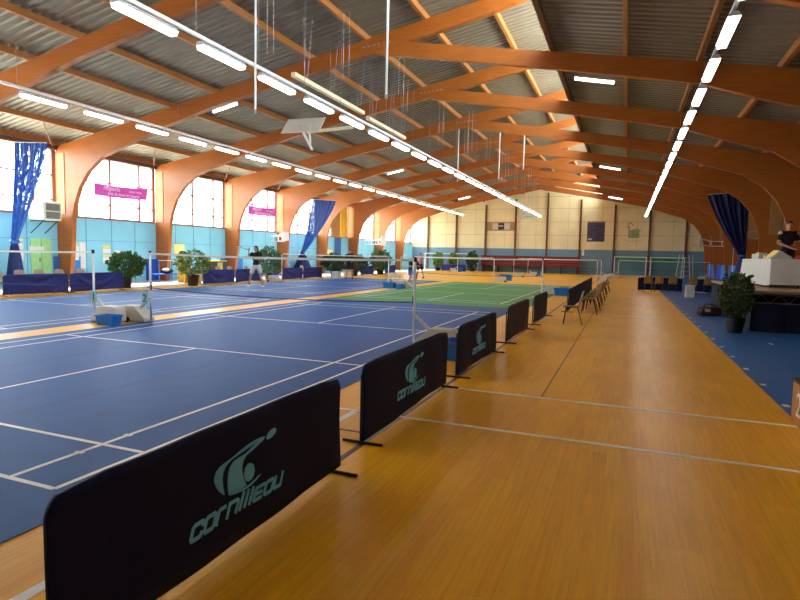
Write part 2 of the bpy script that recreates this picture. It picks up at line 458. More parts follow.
# corrugated roofs
def roof(x0, x1, ZF, name, label, mat='sheet_metal', cover=True):
    vs = []; fs = []; per = .27; y = Y0; pts = []
    while y < Y1:
        pts += [(y, 0), (y+.11, 0), (y+.14, .05), (y+.24, .05)]; y += per
    for yy, d in pts:
        vs += [(hx(x0), yy, hz(ZF(x0))+d), (hx(x1), yy, hz(ZF(x1))+d)]
    for i in range(len(pts)-1): fs.append((2*i, 2*i+1, 2*i+3, 2*i+2))
    mb = MB().add(vs, fs); o = mb.build(name, mat); o['kind'] = 'structure'; o['label'] = label
    if not cover: return
    k = MB().add([(hx(x0), Y0-.2, hz(ZF(x0))+.1), (hx(x1), Y0-.2, hz(ZF(x1))+.1), (hx(x1), Y1+.2, hz(ZF(x1))+.1), (hx(x0), Y1+.2, hz(ZF(x0))+.1),
                  (hx(x0), Y0-.2, hz(ZF(x0))+.16), (hx(x1), Y0-.2, hz(ZF(x1))+.16), (hx(x1), Y1+.2, hz(ZF(x1))+.16), (hx(x0), Y1+.2, hz(ZF(x0))+.16)],
                 [(0,1,2,3),(4,7,6,5),(0,4,5,1),(2,6,7,3),(1,5,6,2),(0,3,7,4)]).build('roof_covering', 'roof_top', o); st(k)
roof(-17.4, XE+.1, lambda x: LT(x)+.2, 'ceiling', 'corrugated grey roof over the courts, raised along its upper edge')
roof(XE+.05, 10.2, lambda x: RT(x)+.2, 'ceiling', 'corrugated grey roof over the wooden aisle')
# upright glazing between the two roofs
r = thing('window_%d' % (wn+1), None, None, (hx(XE)+.05, 0, 0)); r['kind'] = 'structure'
fr = MB()
zl, zh = hz(RT(XE)+.33), hz(LT(XE)+.2)
fr.bb((-.05, Y0, zl-.04), (.05, Y1, zl+.04)).bb((-.05, Y0, zh-.08), (.05, Y1, zh))
y = Y0
while y < Y1: fr.bb((-.04, y-.03, zl), (.04, y+.03, zh)); y += 1.83
st(fr.build('window_frame', 'mullion', r))
st(MB().bb((-.012, Y0, zl), (-.004, Y1, zh)).build('pane', 'window_glass', r))

# ------------------------------------------------------------------ court mats
def court_lines(xr, y0):
    L = 13.4; xl = xr-6.1; s = []
    for x in (xr, xr-.46, xl+.46, xl): s.append((x-.02, y0, x+.02, y0+L))
    for d in (0, .76, 4.72, 8.68, 12.64, 13.4): s.append((xl, y0+d-.02, xr, y0+d+.02))
    xc = (xl+xr)/2
    s += [(xc-.02, y0, xc+.02, y0+4.72), (xc-.02, y0+8.68, xc+.02, y0+L)]
    for d in (.53, 1.0): s.append((xr-.5, y0+d, xr-.42, y0+d+.04))
    return line_mb(s, .006, .002)
def mat_(xa, xb, ya, yb, mat, label, xr, y0, seams):
    m = MB().bb((xa, ya, 0), (xb, yb, .006)).build('court_mat', mat)
    tag(m, label, 'court mat', 'badminton court mats')
    court_lines(xr, y0).build('court_lines', 'paint_white', m)
    line_mb([(x-.008, ya, x+.008, yb) for x in seams], .006, .0006).build('mat_seam', 'seam_dark', m)
    return m
mat_(-6.45, .39, -1.4, 15.05, 'mat_blue', 'blue badminton mat beside the logo barriers, closest to the camera', 0, 0, (-1.94, -4.18))
mat_(-6.45, .62, 15.08, 31.2, 'mat_green', 'bright green badminton court mat beyond the first net', 0, 16.5, (-1.94, -4.18))
mat_(-14.1, -7.22, -1.4, 15.05, 'mat_blue', 'blue badminton mat between the wooden strip and the windows', -7.72, 0, (-9.5, -11.8))
mat_(-14.1, -7.22, 15.08, 31.2, 'mat_blue', 'blue badminton mat where the two players stand under the windows', -7.72, 16.5, (-9.5, -11.8))

# ------------------------------------------------------------------ lights
def lamp_proto(name, label, group, L=1.38):
    r = thing(name, label, 'ceiling light', (0,0,0), 0, group)
    MB().add([(-.05, -L/2, .05), (.05, -L/2, .05), (.1, -L/2, -.03), (-.1, -L/2, -.03), (-.05, L/2, .05), (.05, L/2, .05), (.1, L/2, -.03), (-.1, L/2, -.03)],
             [(0,1,2,3),(4,7,6,5),(0,4,5,1),(1,5,6,2),(2,6,7,3),(3,7,4,0)]).build('housing', 'trough', r)
    MB().add([(-.095, -L/2+.03, -.03), (.095, -L/2+.03, -.03), (.07, -L/2+.03, -.1), (-.07, -L/2+.03, -.1), (-.095, L/2-.03, -.03), (.095, L/2-.03, -.03), (.07, L/2-.03, -.1), (-.07, L/2-.03, -.1)],
             [(0,1,2,3),(4,7,6,5),(0,4,5,1),(1,5,6,2),(2,6,7,3),(3,7,4,0)]).build('diffuser', 'tube_light', r)
    return r
def row(x, z, ystart, pitch, n, label, group, rail_label, roofz):
    p = None
    for k in range(n):
        loc = H(x, ystart+pitch*(k+.5)-.12, z)
        if p is None: p = lamp_proto('fluorescent_light', label, group); p.location = loc
        else: dup(p, loc, 0, label, group)
    rl = thing('light_rail', rail_label, 'light rail', H(x, ystart, z+.13))
    ln = S*(pitch*n)
    MB().bb((-.03, 0, -.04), (.03, ln, .03)).build('rail', 'white_metal', rl)
    for k in range(n):
        MB().tube([(0, S*(pitch*(k+.05)), .03), (0, S*(pitch*(k+.05)), hz(roofz)-hz(z+.13))], .006, 5).build('hanger_wire', 'grey_metal', rl)
row(-10.9, 5.5, 5.3-1.82*4, 1.82, 28, 'white fluorescent light in the suspended row over the window-side courts', 'lights of the window-side row', 'white rail carrying the light row over the window-side courts', LT(-10.9)+.15)  # each row runs on out of view; those lamps added to brighten the foreground
row(-3.8, 5.32, 3.72-1.81*3, 1.81, 28, 'white fluorescent light in the suspended row under the roof ridge', 'lights of the ridge row', 'white rail carrying the light row under the roof ridge', LT(-3.8)+.15)
row(4.78, 5.27, 7.0-1.9*5, 1.9, 27, 'white fluorescent light in the row above the wooden aisle', 'lights of the aisle row', 'white rail carrying the light row above the wooden aisle', RT(4.78)+.15)
# short lamps fixed under the rafters
lb = thing('rafter_light', 'short white light under the first visible window-side rafter', 'ceiling light', H(-9.05, 12.8, 6.36), 0, 'short lights fixed under the rafters')
MB().box((0, 0, .03), (1.12, .1, .06)).build('housing', 'trough', lb); MB().box((0, 0, -.03), (1.08, .08, .06)).build('diffuser', 'tube_light', lb)
lb.rotation_euler = (0, -.2, 0)
for x, y, z, a, lab in ((2.5, 12.8, 6.16, .2, 'short white light under the first full aisle-side rafter'), (2.5, 27.5, 6.16, .2, 'short white light under the fourth aisle-side rafter'), (2.5, 42.2, 6.16, .2, 'short white light under an aisle-side rafter close to the far wall'),
                   (-9.05, 27.5, 6.36, -.2, 'short white light under the fourth window-side rafter'), (-9.05, 42.2, 6.36, -.2, 'short white light under a window-side rafter close to the far wall')):
    d = dup(lb, H(x, y, z), 0, lab); d.rotation_euler = (0, a, 0)

# ------------------------------------------------------------------ barriers with logo
def P2(px, py):   # emblem traced on a flat grid (units 1/4.8)
    return (px, py)
EMB = [[(213,362),(190,345),(175,322),(167,300),(168,275),(177,250),(195,225),(222,203),(250,182),(290,145),(330,112),(360,94),(385,82),(408,78),(395,92),(350,116),(318,138),(285,163),(245,194),(222,222),(210,252),(206,285),(209,325),(216,355)],
       [(235,362),(231,335),(230,300),(232,262),(240,228),(256,200),(282,180),(310,162),(336,136),(362,112),(400,90),(370,118),(342,146),(318,166),(302,192),(296,222),(297,255),(303,282),(318,310),(300,328),(270,345)],
       [(239,364),(275,352),(310,334),(343,308),(366,282),(382,258),(373,264),(350,290),(322,316),(290,338),(262,350)],
       [(412,92),(414,74),(424,58),(440,43),(455,37),(461,45),(455,62),(440,78),(424,90)]]
BALL = [(329+23*cos(a)+6*sin(a), 250-45*sin(a)) for a in [2*pi*k/20 for k in range(20)]]
# image basis on barrier: sampled map (px,py in crop) -> (u along barrier, z) by bilinear solve from four measured points
import itertools
def crop_to_plane(px, py):
    X, Yp = 180+px/4.8, 420+py/4.8
    d = r2*(X-400)/f+u2*(300-Yp)/f+fw
    t = (1.59-3.4836)/d.x
    return (-2.5163+d.y*t+.05, 1.6227+d.z*t)
GL = {  # stroke letters on a 1 x 1 cell, y up
 'c': [[(1,.72),(1,.95),(.85,1),(.15,1),(0,.85),(0,.15),(.15,0),(.85,0),(1,.05),(1,.25)]],
 'o': [[(.15,0),(0,.15),(0,.85),(.15,1),(.85,1),(1,.85),(1,.15),(.85,0),(.15,0)]],
 'r': [[(0,0),(0,.85),(.15,1),(.8,1)]],
 'n': [[(0,0),(0,1),(.8,1),(1,.85),(1,0)]],
 'i': [[(0,0),(0,1)], [(0,1.2),(0,1.3)]],
 'l': [[(0,0),(0,1.25)]],
 'e': [[(1,0),(.12,0),(0,.15),(0,.85),(.12,1),(1,1)], [(0,.5),(.85,.5)]],
 'a': [[(.15,0),(0,.15),(0,.85),(.15,1),(.85,1),(1,.85),(1,.15),(.85,0),(.15,0)]],
 'u': [[(0,1),(0,.15),(.15,0),(1,0),(1,1.05)]]}
def strokes(mb, text, u0, u1, z0, h, th, shear, F, depth):
    wd = {'i': .25, 'l': .25, 'r': .85}
    tot = sum(wd.get(c, 1.)+.32 for c in text)-.32
    k = (u1-u0-shear*h)/tot; u = u0
    for c in text:
        cw = wd.get(c, 1.)*k
        sx = cw if c not in 'il' else 0
        for pl in GL[c]:
            pts = [(u+(cw/2 if c in 'il' else 0)+p[0]*sx+shear*h*p[1], z0+p[1]*h) for p in pl]
            for a, b in zip(pts[:-1], pts[1:]):
                dx, dz = b[0]-a[0], b[1]-a[1]; n = sqrt(dx*dx+dz*dz) or 1
                ex, ez = dx/n*th*.3, dz/n*th*.3; qx, qz = -dz/n*th*.5, dx/n*th*.5
                q = [(a[0]-ex-qx, a[1]-ez-qz), (b[0]+ex-qx, b[1]+ez-qz), (b[0]+ex+qx, b[1]+ez+qz), (a[0]-ex+qx, a[1]-ez+qz)]
                mb.prism(q, lambda p: F(p, 0), lambda p: F(p, depth))
        u += cw+.32*k

def barrier(label, loc, rz=0, L=2.36, Hh=.705, logo=True, mat='navy_cloth', group=None, swag=0., seed=0, side=1):
    r = thing('court_barrier', label, 'barrier', loc, rz, group)
    rg = random.Random(seed); ph = [rg.uniform(0, 6) for _ in range(6)]
    rad = .11
    def wr(u, z):
        a = .006*sin(3.1*u+ph[0])*sin(7*z+ph[1])+.004*sin(9*u+4*z+ph[2])
        if swag:
            q = (z-.2)-1.1*(u-.1*sin(ph[3]))**2*.45
            a += swag*(sin(16*q+ph[4])*.5+.3*sin(27*q+ph[5]))*(1-(2*u/L)**2)
        return a
    def top(u):
        e = L/2-abs(u)
        return Hh if e > rad else Hh-rad+sqrt(max(0, rad*rad-(rad-e)**2))
    def bot(u): return .045+.012*sin(2.2*u+ph[2])
    n, m = 44, 12
    us = [-L/2+L*(i/n) for i in range(n+1)]
    us = [-L/2+L*(.5-.5*cos(pi*i/n)) if (i < 5 or i > n-5) else u for i, u in enumerate(us)]
    us.sort()
    def fr(sg):
        return lambda a, b: (wr(us[round(a*n)], bot(0)+(top(us[round(a*n)])-bot(0))*b)+sg*.012, us[round(a*n)], bot(us[round(a*n)])+(top(us[round(a*n)])-bot(us[round(a*n)]))*b)
    mb = MB(); mb.grid(n, m, fr(1)); mb.grid(n, m, fr(-1))
    N = (n+1)*(m+1); ed = [i*(m+1)+m for i in range(n+1)]; eb = [i*(m+1) for i in range(n+1)]
    for q in (ed, eb):
        for a, b in zip(q[:-1], q[1:]): mb.f.append((a, b, b+N, a+N))
    for i0 in (0, n):
        for j in range(m):
            a, b = i0*(m+1)+j, i0*(m+1)+j+1; mb.f.append((a, b, b+N, a+N))
    pan = mb.build('fabric_panel', mat, r, smooth=True)
    if logo:
        F = lambda p, d: (wr(p[0], p[1])+.013+d, p[0], p[1])
        em = MB()
        for pl in EMB+[BALL]:
            pp = [crop_to_plane(*q) for q in pl]
            # subdivide as thin prism
            em.prism(pp, lambda p: F(p, 0), lambda p: F(p, .003))
        em.build('emblem', 'logo_teal', pan)
        tx = MB(); strokes(tx, 'cornilleau', -.42, .365, .21, .068, .0215, .38, F, .003)
        tx.build('lettering', 'logo_teal', pan)
    for sg in (-1, 1):
        y = sg*(L/2-.03)
        MB().tube([(-.03, y, .012), (-.03, y, .6)], .011).tube([(-.2, y, .013), (.17, y, .013)], .013).build('foot', 'steel_dark', r)
    return r
bx = 1.48
barrier('large navy barrier with pale emblem, cut off by the bottom edge of the photo', (1.575, -.05, 0), 0, L=2.25, Hh=.73, logo=True, seed=1, group='logo barriers along the wooden aisle')
barrier('navy logo barrier standing second in line, in front of the near net post', (bx, 2.86, 0), 0, seed=2, group='logo barriers along the wooden aisle')
barrier('navy logo barrier standing third in line, just past the blue basket', (bx, 5.71, 0), 0, L=2.28, seed=3, group='logo barriers along the wooden aisle')
barrier('dark plum barrier without emblem, fourth in line along the aisle', (bx, 9.06, 0), 0, logo=False, mat='plum_cloth', seed=4, group='plain barriers along the wooden aisle')
barrier('dark plain barrier, fifth in line, just before the first brown chair', (bx, 12.28, 0), 0, logo=False, mat='plum_cloth', seed=5, group='plain barriers along the wooden aisle')
for k, y in enumerate((16.05, 18.5, 20.95, 23.4, 25.85)):
    barrier('plain navy barrier behind the brown chairs, %s past the green court blue basket' % ('first', 'second', 'third', 'fourth', 'fifth')[k], (1.93, y, 0), 0, logo=False, mat='navy_cloth', seed=6+k, group='navy barriers behind the brown chairs')
# window-side barriers, swagged cloth
LB = [(7.9, 'navy swagged barrier cut by the photo edge beneath the gathered blue curtain'), (10.45, 'navy swagged barrier in front of the pale green door'), (12.8, 'navy swagged barrier behind the number one net post'),
      (19.62, 'navy swagged barrier in front of the grey cabinet'), (22.0, 'navy swagged barrier behind the player in white shorts'), (26.1, 'navy swagged barrier below the second gathered curtain'), (28.5, 'navy swagged barrier between the second curtain and the round shrub'),
      (36.6, 'navy swagged barrier right of the player in black, below the windows'), (41.1, 'navy swagged barrier at the far corner below the last windows')]
for k, (y, lab) in enumerate(LB):
    barrier(lab, (-15.0, y, 0), 0, logo=False, mat='court_navy', seed=20+k, swag=.055, L=2.26, group='swagged barriers along the window wall')
barrier('navy barrier with paler folds before the far wall shrubs', (-13.3, 54.1, 0), pi/2, logo=False, mat='court_navy', seed=41, swag=.055, L=2.6)
barrier('dark navy barrier behind three chairs near the end of the wooden aisle', (5.15, 29.6, 0), -pi/2, logo=False, mat='navy_cloth', seed=42, L=2.1, group='dark barriers before the far goals')
barrier('dark navy barrier behind two chairs and the low white box', (7.75, 29.6, 0), -pi/2, logo=False, mat='navy_cloth', seed=43, group='dark barriers before the far goals')

# ------------------------------------------------------------------ badminton nets and posts
def net(label, xl, xr, y, group='badminton nets', step=.045):
    r = thing('badminton_net', label, 'net', ((xl+xr)/2, y, 0), 0, group)
    hw = (xr-xl)/2
    zt = lambda u: 1.55-.03*(1-u*u)
    zb_ = lambda u: .79-.07*(1-u*u)
    n = 20
    us = [-1+2*i/n for i in range(n+1)]
    tp = MB(); tp.grid(n, 1, lambda a, b: ((2*a-1)*hw, .004, zt(2*a-1)-.042*b)); tp.grid(n, 1, lambda a, b: ((2*a-1)*hw, -.004, zt(2*a-1)-.042*b))
    tp.build('net_tape', 'paint_white', r)
    MB().tube([(u*hw, 0, zb_(u)) for u in us], .009, 5).build('net_cord', 'cord_dark', r)
    me = MB(); k = int(2*hw/step)
    for i in range(k+1):
        u = -1+2*i/k; x = u*hw; me.add([(x-.0006, 0, zb_(u)), (x+.0006, 0, zb_(u)), (x+.0006, 0, zt(u)-.07), (x-.0006, 0, zt(u)-.07)], [(0,1,2,3)])
    for j in range(1, int(.7/step)):
        b = j*step/.7
        for a0, a1 in zip(us[:-1], us[1:]):
            q = lambda u: zb_(u)+(zt(u)-.07-zb_(u))*b
            me.add([(a0*hw, 0, q(a0)-.0006), (a1*hw, 0, q(a1)-.0006), (a1*hw, 0, q(a1)+.0006), (a0*hw, 0, q(a0)+.0006)], [(0,1,2,3)])
    me.build('netting', 'netting', r)
    return r
POST = None
def post(label, x, y, dirx, rz=0, number=None, group='net posts on weighted bases'):
    r = thing('net_post', label, 'net post', (x, y, 0), rz, group)
    s = dirx
    MB().tube([(0, 0, 0), (0, 0, 1.57)], .022, 10).build('pole', 'white_metal', r, smooth=True)
    MB().tube([(0, 0, 1.5), (0, 0, 1.585)], .03, 8).build('top_cap', 'black_rubber', r)
    MB().tube([(-.024*s, 0, .72), (-.024*s, 0, .9)], .014, 6).build('cord_winder', 'black_rubber', r)
    MB().bar((0, 0, .56), (s*.36, 0, .27), .05, .05).build('strut', 'post_base', r)
    bs = MB().prism([(.04, .03), (.8, .03), (.8, .3), (.74, .36), (.34, .36), (.28, .3), (.04, .1)], lambda p: (s*p[0], -.15, p[1]), lambda p: (s*p[0], .15, p[1])).build('base_weight', 'post_base', r, bevel=.01)
    for q in (-1, 1):
        MB().tube([(s*.78, q*.15, .06), (s*.78, q*.19, .06)], .06, 12).build('wheel', 'black_rubber', r)
    if number:
        sg = MB().box((s*.1+.13, -.19, .56), (.17, .02, .26)).build('number_sign', 'sign_teal', r)
        text_mesh('numeral', number, .24, 'ink', sg, (s*.1+.13, -.204, .55), (pi/2, 0, 0))
    return r
net('white-taped net across the blue court behind the second logo barrier', -6.15, .02, 6.7)
net('white-taped net across the window-side blue court, running out of the picture', -13.6, -7.53, 6.48)
net('white-taped net across the green court', -6.1, .02, 23.05)
net('white-taped net in front of the players under the windows', -13.6, -7.3, 23.0)
net('white-taped net on bare wood behind the green court, window side', -10.9, -4.5, 33.4, step=.09)
net('white-taped net on bare wood behind the green court, chair side', -3.6, 1.66, 37.4, step=.09)
net('white-taped net far back before the red tribune', -4.46, 1.51, 47.2, step=.09)
net('white-taped net before the green goals of the far wall', 2.85, 9.9, 50.6, step=.09)
post('white net post rising behind the second logo barrier', .05, 6.7, 1)
post('white net post carrying a teal number 2 sign', -6.22, 6.85, -1, number='2')
post('white net post carrying a teal number 1 sign', -7.5, 6.48, 1, number='1')
post('white net post at the aisle edge of the green court', .03, 23.05, 1)
post('white net post hidden behind the near post, on the green court', -6.16, 23.1, -1)
post('white net post between green and blue courts, beside small blue baskets', -7.25, 22.6, 1)
post('white net post under the windows behind the swagged barriers, beside white base', -13.65, 23.0, -1)
post('white net post on bare wood with a blue basket at its base', -4.45, 33.4, 1)
post('white net post far back, facing the blue basket on bare wood', -5.0, 43.2, 1)
post('white net post standing beside the far wall shrubs', -12.4, 52.5, -1)
post('white net post far back before the middle of the red tribune', -4.5, 47.2, 1)
post('white net post at the end of the red tribune', 1.55, 47.2, 1)
post('white net post rising among the brown chairs', 1.68, 37.4, 1)
post('white net post near the far green goal', 2.85, 50.6, -1)
post('white net post beside the bright blue mats of the far corner', 9.95, 50.6, -1)
post('white net post beyond the racket player by the far wall', -10.95, 33.4, -1)
# blue baskets
def basket(label, loc, rz=0, s=1., group='blue plastic baskets'):
    r = thing('plastic_basket', label, 'basket', loc, rz, group)
    a, b, h = .2*s, .27*s, .27*s; t = .012
    mb = MB()
    P = lambda k, z: [(-a*k, -b*k, z), (a*k, -b*k, z), (a*k, b*k, z), (-a*k, b*k, z)]
    rings = [P(.86, 0), P(.9, .1*h), P(1.0, h), P(1.08, h), P(1.08, h-.02), P(1.09, h+.008), P(.97, h+.008), P(.84, .02)]
    vs = sum(rings, []); fs = []
    for i in range(len(rings)-1):
        for j in range(4): fs.append((i*4+j, i*4+(j+1) % 4, (i+1)*4+(j+1) % 4, (i+1)*4+j))
    fs += [(3,2,1,0), tuple(range(len(vs)-4, len(vs)))]
    mb.add(vs, fs).build('tub', 'blue_plastic', r)
    for q in (-1, 1): MB().bar((0-.06*s, q*b*1.09, h-.03), (.06*s, q*b*1.09, h-.03), .02, .04).build('handle', 'blue_plastic', r)
    return r
basket('blue plastic basket behind the second logo barrier', (1.08, 5.95, 0), 0, 1.05)
basket('blue plastic basket in front of the number 1 post', (-6.66, 6.14, 0), pi/2+.1, .76)
basket('blue plastic basket at the aisle edge of the green court', (.95, 22.6, 0), pi/2, 1.15)
basket('blue plastic basket at the foot of the post between green and blue courts', (-6.98, 22.12, 0), pi/2, 1.0)
basket('narrow blue plastic basket between two white bases', (-6.42, 22.1, 0), 0, .8)
basket('blue plastic basket on bare wood between two posts', (-4.15, 36.0, 0), pi/2, 1.5)
basket('blue plastic basket on the wood before the red tribune', (-4.0, 49.1, 0), pi/2, 1.4)
basket('blue plastic basket near the far wall at the chair row end', (2.3, 52.3, 0), pi/2, 1.4)
basket('blue plastic basket near the far wall shrubs', (-12.5, 53.0, 0), pi/2, 1.4)

# ------------------------------------------------------------------ chairs
def chair_proto(label, loc, rz, mat, group):
    r = thing('shell_chair', label, 'chair', loc, rz, group)   # faces local -Y
    def seat(a, b):
        x = (a-.5)*.42*(1-.12*b); y = -.22+.4*b
        z = .45-.02*sin(pi*b)-.015*cos(2*pi*(a-.5))+(-.02 if b < .08 else 0)
        return x, y, z
    m = MB(); m.grid(8, 8, seat); m.grid(8, 8, lambda a, b: (seat(a, b)[0], seat(a, b)[1], seat(a, b)[2]-.012)); 
    m.build('seat', mat, r, smooth=True)
    def back(a, b):
        w_ = .4*(1-.25*(b-.3)**2*2)
        x = (a-.5)*w_; y = .17+.09*b+.03*(1-cos(pi*(a-.5)))*-1
        return x, y, .47+.36*b-.02*(2*abs(a-.5))**3*b
    m = MB(); m.grid(8, 8, back); m.grid(8, 8, lambda a, b: (back(a, b)[0], back(a, b)[1]+.014, back(a, b)[2]))
    m.build('backrest', mat, r, smooth=True)
    for sx in (-1, 1):
        for y0, y1 in ((-.14, -.2), (.12, .24)):
            MB().tube([(sx*.15, y0, .44), (sx*.19, y1, 0)], [.014, .011], 7).build('leg', 'chair_leg', r)
    MB().bb((-.15, -.15, .42), (.15, .14, .435)).build('seat_frame', 'chair_leg', r)
    return r
c0 = None
CH = [(2.3, 11.85, 'brown shell chair standing alone, first of the aisle row'), (2.52, 14.75, 'brown shell chair starting the packed part of the aisle row'), (2.5, 15.45, 'brown shell chair second in the packed aisle row'),
      (2.55, 16.3, 'brown shell chair third in the packed aisle row'), (2.5, 17.2, 'brown shell chair fourth in the packed aisle row'), (2.55, 18.2, 'brown shell chair fifth in the packed aisle row'), (2.5, 19.4, 'brown shell chair sixth in the packed aisle row'),
      (2.55, 20.7, 'brown shell chair seventh in the packed aisle row'), (2.55, 22.6, 'brown shell chair after the gap at the aisle row end'), (2.5, 24.8, 'brown shell chair next to last at the aisle row end'), (2.55, 27.0, 'brown shell chair last of the aisle row')]
for k, (x, y, lab) in enumerate(CH):
    rz = -pi/2+[.1, .05, -.05, .08, 0, -.1, .1, 0, .06, -.05, .1][k]
    if c0 is None: c0 = chair_proto(lab, (x, y, 0), rz, 'chair_shell', 'brown chairs along the aisle')
    else: dup(c0, (x, y, 0), rz, lab, 'brown chairs along the aisle')
for x, y, lab in ((4.56, 28.7, 'brown chair with its back to us, first before the dark far barrier'), (5.06, 28.65, 'brown chair with its back to us, middle one before the dark far barrier'), (5.68, 28.7, 'brown chair with its back to us, third before the dark far barrier'),
                  (6.58, 28.65, 'brown chair with its back to us above the low white box'), (7.25, 28.7, 'brown chair with its back to us beside the leafy stage plant')):
    dup(c0, (x, y, .006 if x > 5.0 else 0), pi, lab, 'brown chairs before the dark barriers')
lc = None
for y, lab in ((9.55, 'beige chair back peeking over barrier beneath the gathered curtain'), (11.0, 'beige chair back peeking over barrier left of the green door frame'), (11.75, 'beige chair back peeking over barrier under a taped paper sheet'), (10.3, 'beige chair back peeking over barrier before the pale green door'), (12.6, 'beige chair back peeking over barrier beside number one post'),
               (20.3, 'beige chair back peeking over barrier before the grey cabinet'), (19.5, 'beige chair back at the cabinet corner over the barrier'), (21.2, 'beige chair back between the two barriers past the cabinet'), (22.6, 'beige chair back behind the player in white shorts'), (28.2, 'beige chair back beneath the second gathered curtain'), (26.8, 'second beige chair back beneath the gathered curtain')):
    if lc is None: lc = chair_proto(lab, (-15.45, y, 0), pi/2+pi, 'chair_beige', 'beige chairs behind the swagged barriers'); lc.rotation_euler[2] = pi/2
    else: dup(lc, (-15.45, y, 0), pi/2, lab, 'beige chairs behind the swagged barriers')

# ------------------------------------------------------------------ plants
def plant(label, loc, h, rw, pot_h, pot_r, mat='leaf_mid', pot='pot_dark', n=900, seed=0, shape='round', leaf=.075, sparse=False):
    r = thing('potted_plant', label, 'plant', loc)
    rg = random.Random(seed)
    MB().lathe([(pot_r*.78, 0), (pot_r, pot_h*.9), (pot_r*1.06, pot_h*.92), (pot_r*1.06, pot_h), (pot_r*.94, pot_h), (pot_r*.9, pot_h-.05)], n=20).build('pot', pot, r)
    MB().lathe([(pot_r*.9, pot_h-.055), (.01, pot_h-.04)], n=16).build('soil', 'soil', r)
    st_ = MB()
    for k in range(6):
        a = rg.uniform(0, 6.28); st_.tube([(0.03*cos(a), .03*sin(a), pot_h-.05), (rw*.25*cos(a), rw*.25*sin(a), pot_h+(h-pot_h)*.45), (rw*.45*cos(a+.3), rw*.45*sin(a+.3), pot_h+(h-pot_h)*.8)], [.014, .01, .005], 5)
    st_.build('stem', 'bark', r)
    fo = MB()
    cz = (h+pot_h)/2; rh = (h-pot_h)/2*1.05
    for k in range(n):
        while True:
            x, y, z = rg.uniform(-1, 1), rg.uniform(-1, 1), rg.uniform(-1, 1)
            d = x*x+y*y+z*z
            if d > 1: continue
            if d < .25 and rg.random() < .8: continue
            if shape == 'cone' and sqrt(x*x+y*y) > (1-z)*.5+.18: continue
            if sparse and sin(7*x+3)*sin(6*y+1)*sin(5*z) < -.12: continue
            break
        b = 1+.16*sin(5*x+seed)*sin(4*y+2)*sin(6*z)
        p = Vector((x*rw*b, y*rw*b, cz+z*rh*b))
        if p.z < pot_h-.03: p.z = pot_h-.03+rg.random()*.1
        d = Vector((x+rg.uniform(-.6, .6), y+rg.uniform(-.6, .6), z*.5+rg.uniform(-.4, .7))).normalized()
        s = d.cross(Vector((rg.uniform(-1, 1), rg.uniform(-1, 1), rg.uniform(-1, 1)))).normalized()
        nn = d.cross(s)
        L = leaf*rg.uniform(.7, 1.4); W = L*.32
        fo.add([p, p+d*L*.45+s*W+nn*L*.08, p+d*L, p+d*L*.45-s*W+nn*L*.08], [(0,1,2,3)])
    fo.build('foliage', mat, r)
    return r
plant('large dark green shrub in a black pot beside the stage', (5.86, 12.2, 0), 1.34, .34, .34, .2, 'leaf_dark', 'pot_dark', 2200, 1, leaf=.07)
plant('bushy green shrub in a dark pot behind the barrier end', (-15.75, 14.8, 0), 1.42, .66, .44, .2, 'leaf_mid', 'pot_dark', 1500, 2, leaf=.14)
plant('tall airy green plant in a brown pot beside the swagged barriers', (-14.9, 17.7, 0), 1.55, .72, .5, .27, 'leaf_bright', 'pot_brown', 800, 3, leaf=.15, sparse=True)
plant('green shrub standing behind the player in white shorts', (-16.2, 25.4, 0), 1.85, .7, .35, .25, 'leaf_mid', 'pot_brown', 1100, 4, leaf=.16)
plant('round dark shrub in a black pot beside a white box', (-14.3, 30.0, 0), 1.5, .85, .5, .26, 'leaf_dark', 'pot_dark', 1500, 5, leaf=.15)
plant('dark shrub directly behind the player in black', (-14.9, 34.1, 0), 1.5, 1.0, .4, .3, 'leaf_dark', 'pot_brown', 1400, 6, leaf=.16)
plant('upright green shrub between the two barriers of the far window corner', (-14.9, 38.8, 0), 1.9, .8, .4, .3, 'leaf_mid', 'pot_dark', 900, 7, leaf=.2)
plant('pale green shrub at the window end of the far barrier', (-15.5, 55.5, 0), 1.95, .5, .3, .3, 'leaf_bright', 'pot_dark', 700, 8, leaf=.22)
plant('green shrub behind the middle of the far barrier', (-13.75, 55.6, 0), 1.85, .5, .3, .3, 'leaf_bright', 'pot_dark', 600, 9, leaf=.22)
plant('dark green shrub at the tribune end of the far barrier', (-11.7, 55.6, 0), 2.05, .55, .3, .3, 'leaf_dark', 'pot_dark', 600, 10, leaf=.22)

# ------------------------------------------------------------------ curtains
def curtain(label, xa, xb, y, zt, tie, ztie, base, mat, dy=.12, skirt=True, name='divider_curtain'):
    r = thing(name, label, 'curtain', (tie, y, 0))
    n = 60
    def f(a, b):
        # b: 0 top -> 1 tie
        e = b**1.25
        x = (xa+(xb-xa)*a)*(1-e)+(tie+(a-.5)*.3)*e-tie
        z = zt[0]+(zt[1]-zt[0])*a+(ztie-zt[0]-(zt[1]-zt[0])*a)*b
        return (x, (.1*sin(a*40)+.05*sin(a*23+1))*(1-.5*e)+dy*b, z)
    MB().grid(n, 24, f).build('curtain_net', mat, r, smooth=True)
    MB().tube([(xa-tie, 0, zt[0]+.02), (xb-tie, 0, zt[1]+.02)], .02, 6).build('curtain_rail', 'white_metal', r)
    MB().lathe([(.14, -.08), (.19, 0), (.14, .08)], (0, dy, ztie), 16).build('tie_band', 'curtain_mid' if skirt else 'curtain_navy', r)
    if skirt:
        def g(a, b):
            A = a*2*pi; R = (.14+(base-.14)*b**.7)*(1+.1*sin(9*A)*b)
            return (R*cos(A), dy+R*.6*sin(A), ztie-.05-(ztie-.05)*b)
        MB().grid(48, 10, g).build('gathered_skirt', 'skirt_blue', r, smooth=True)
    return r
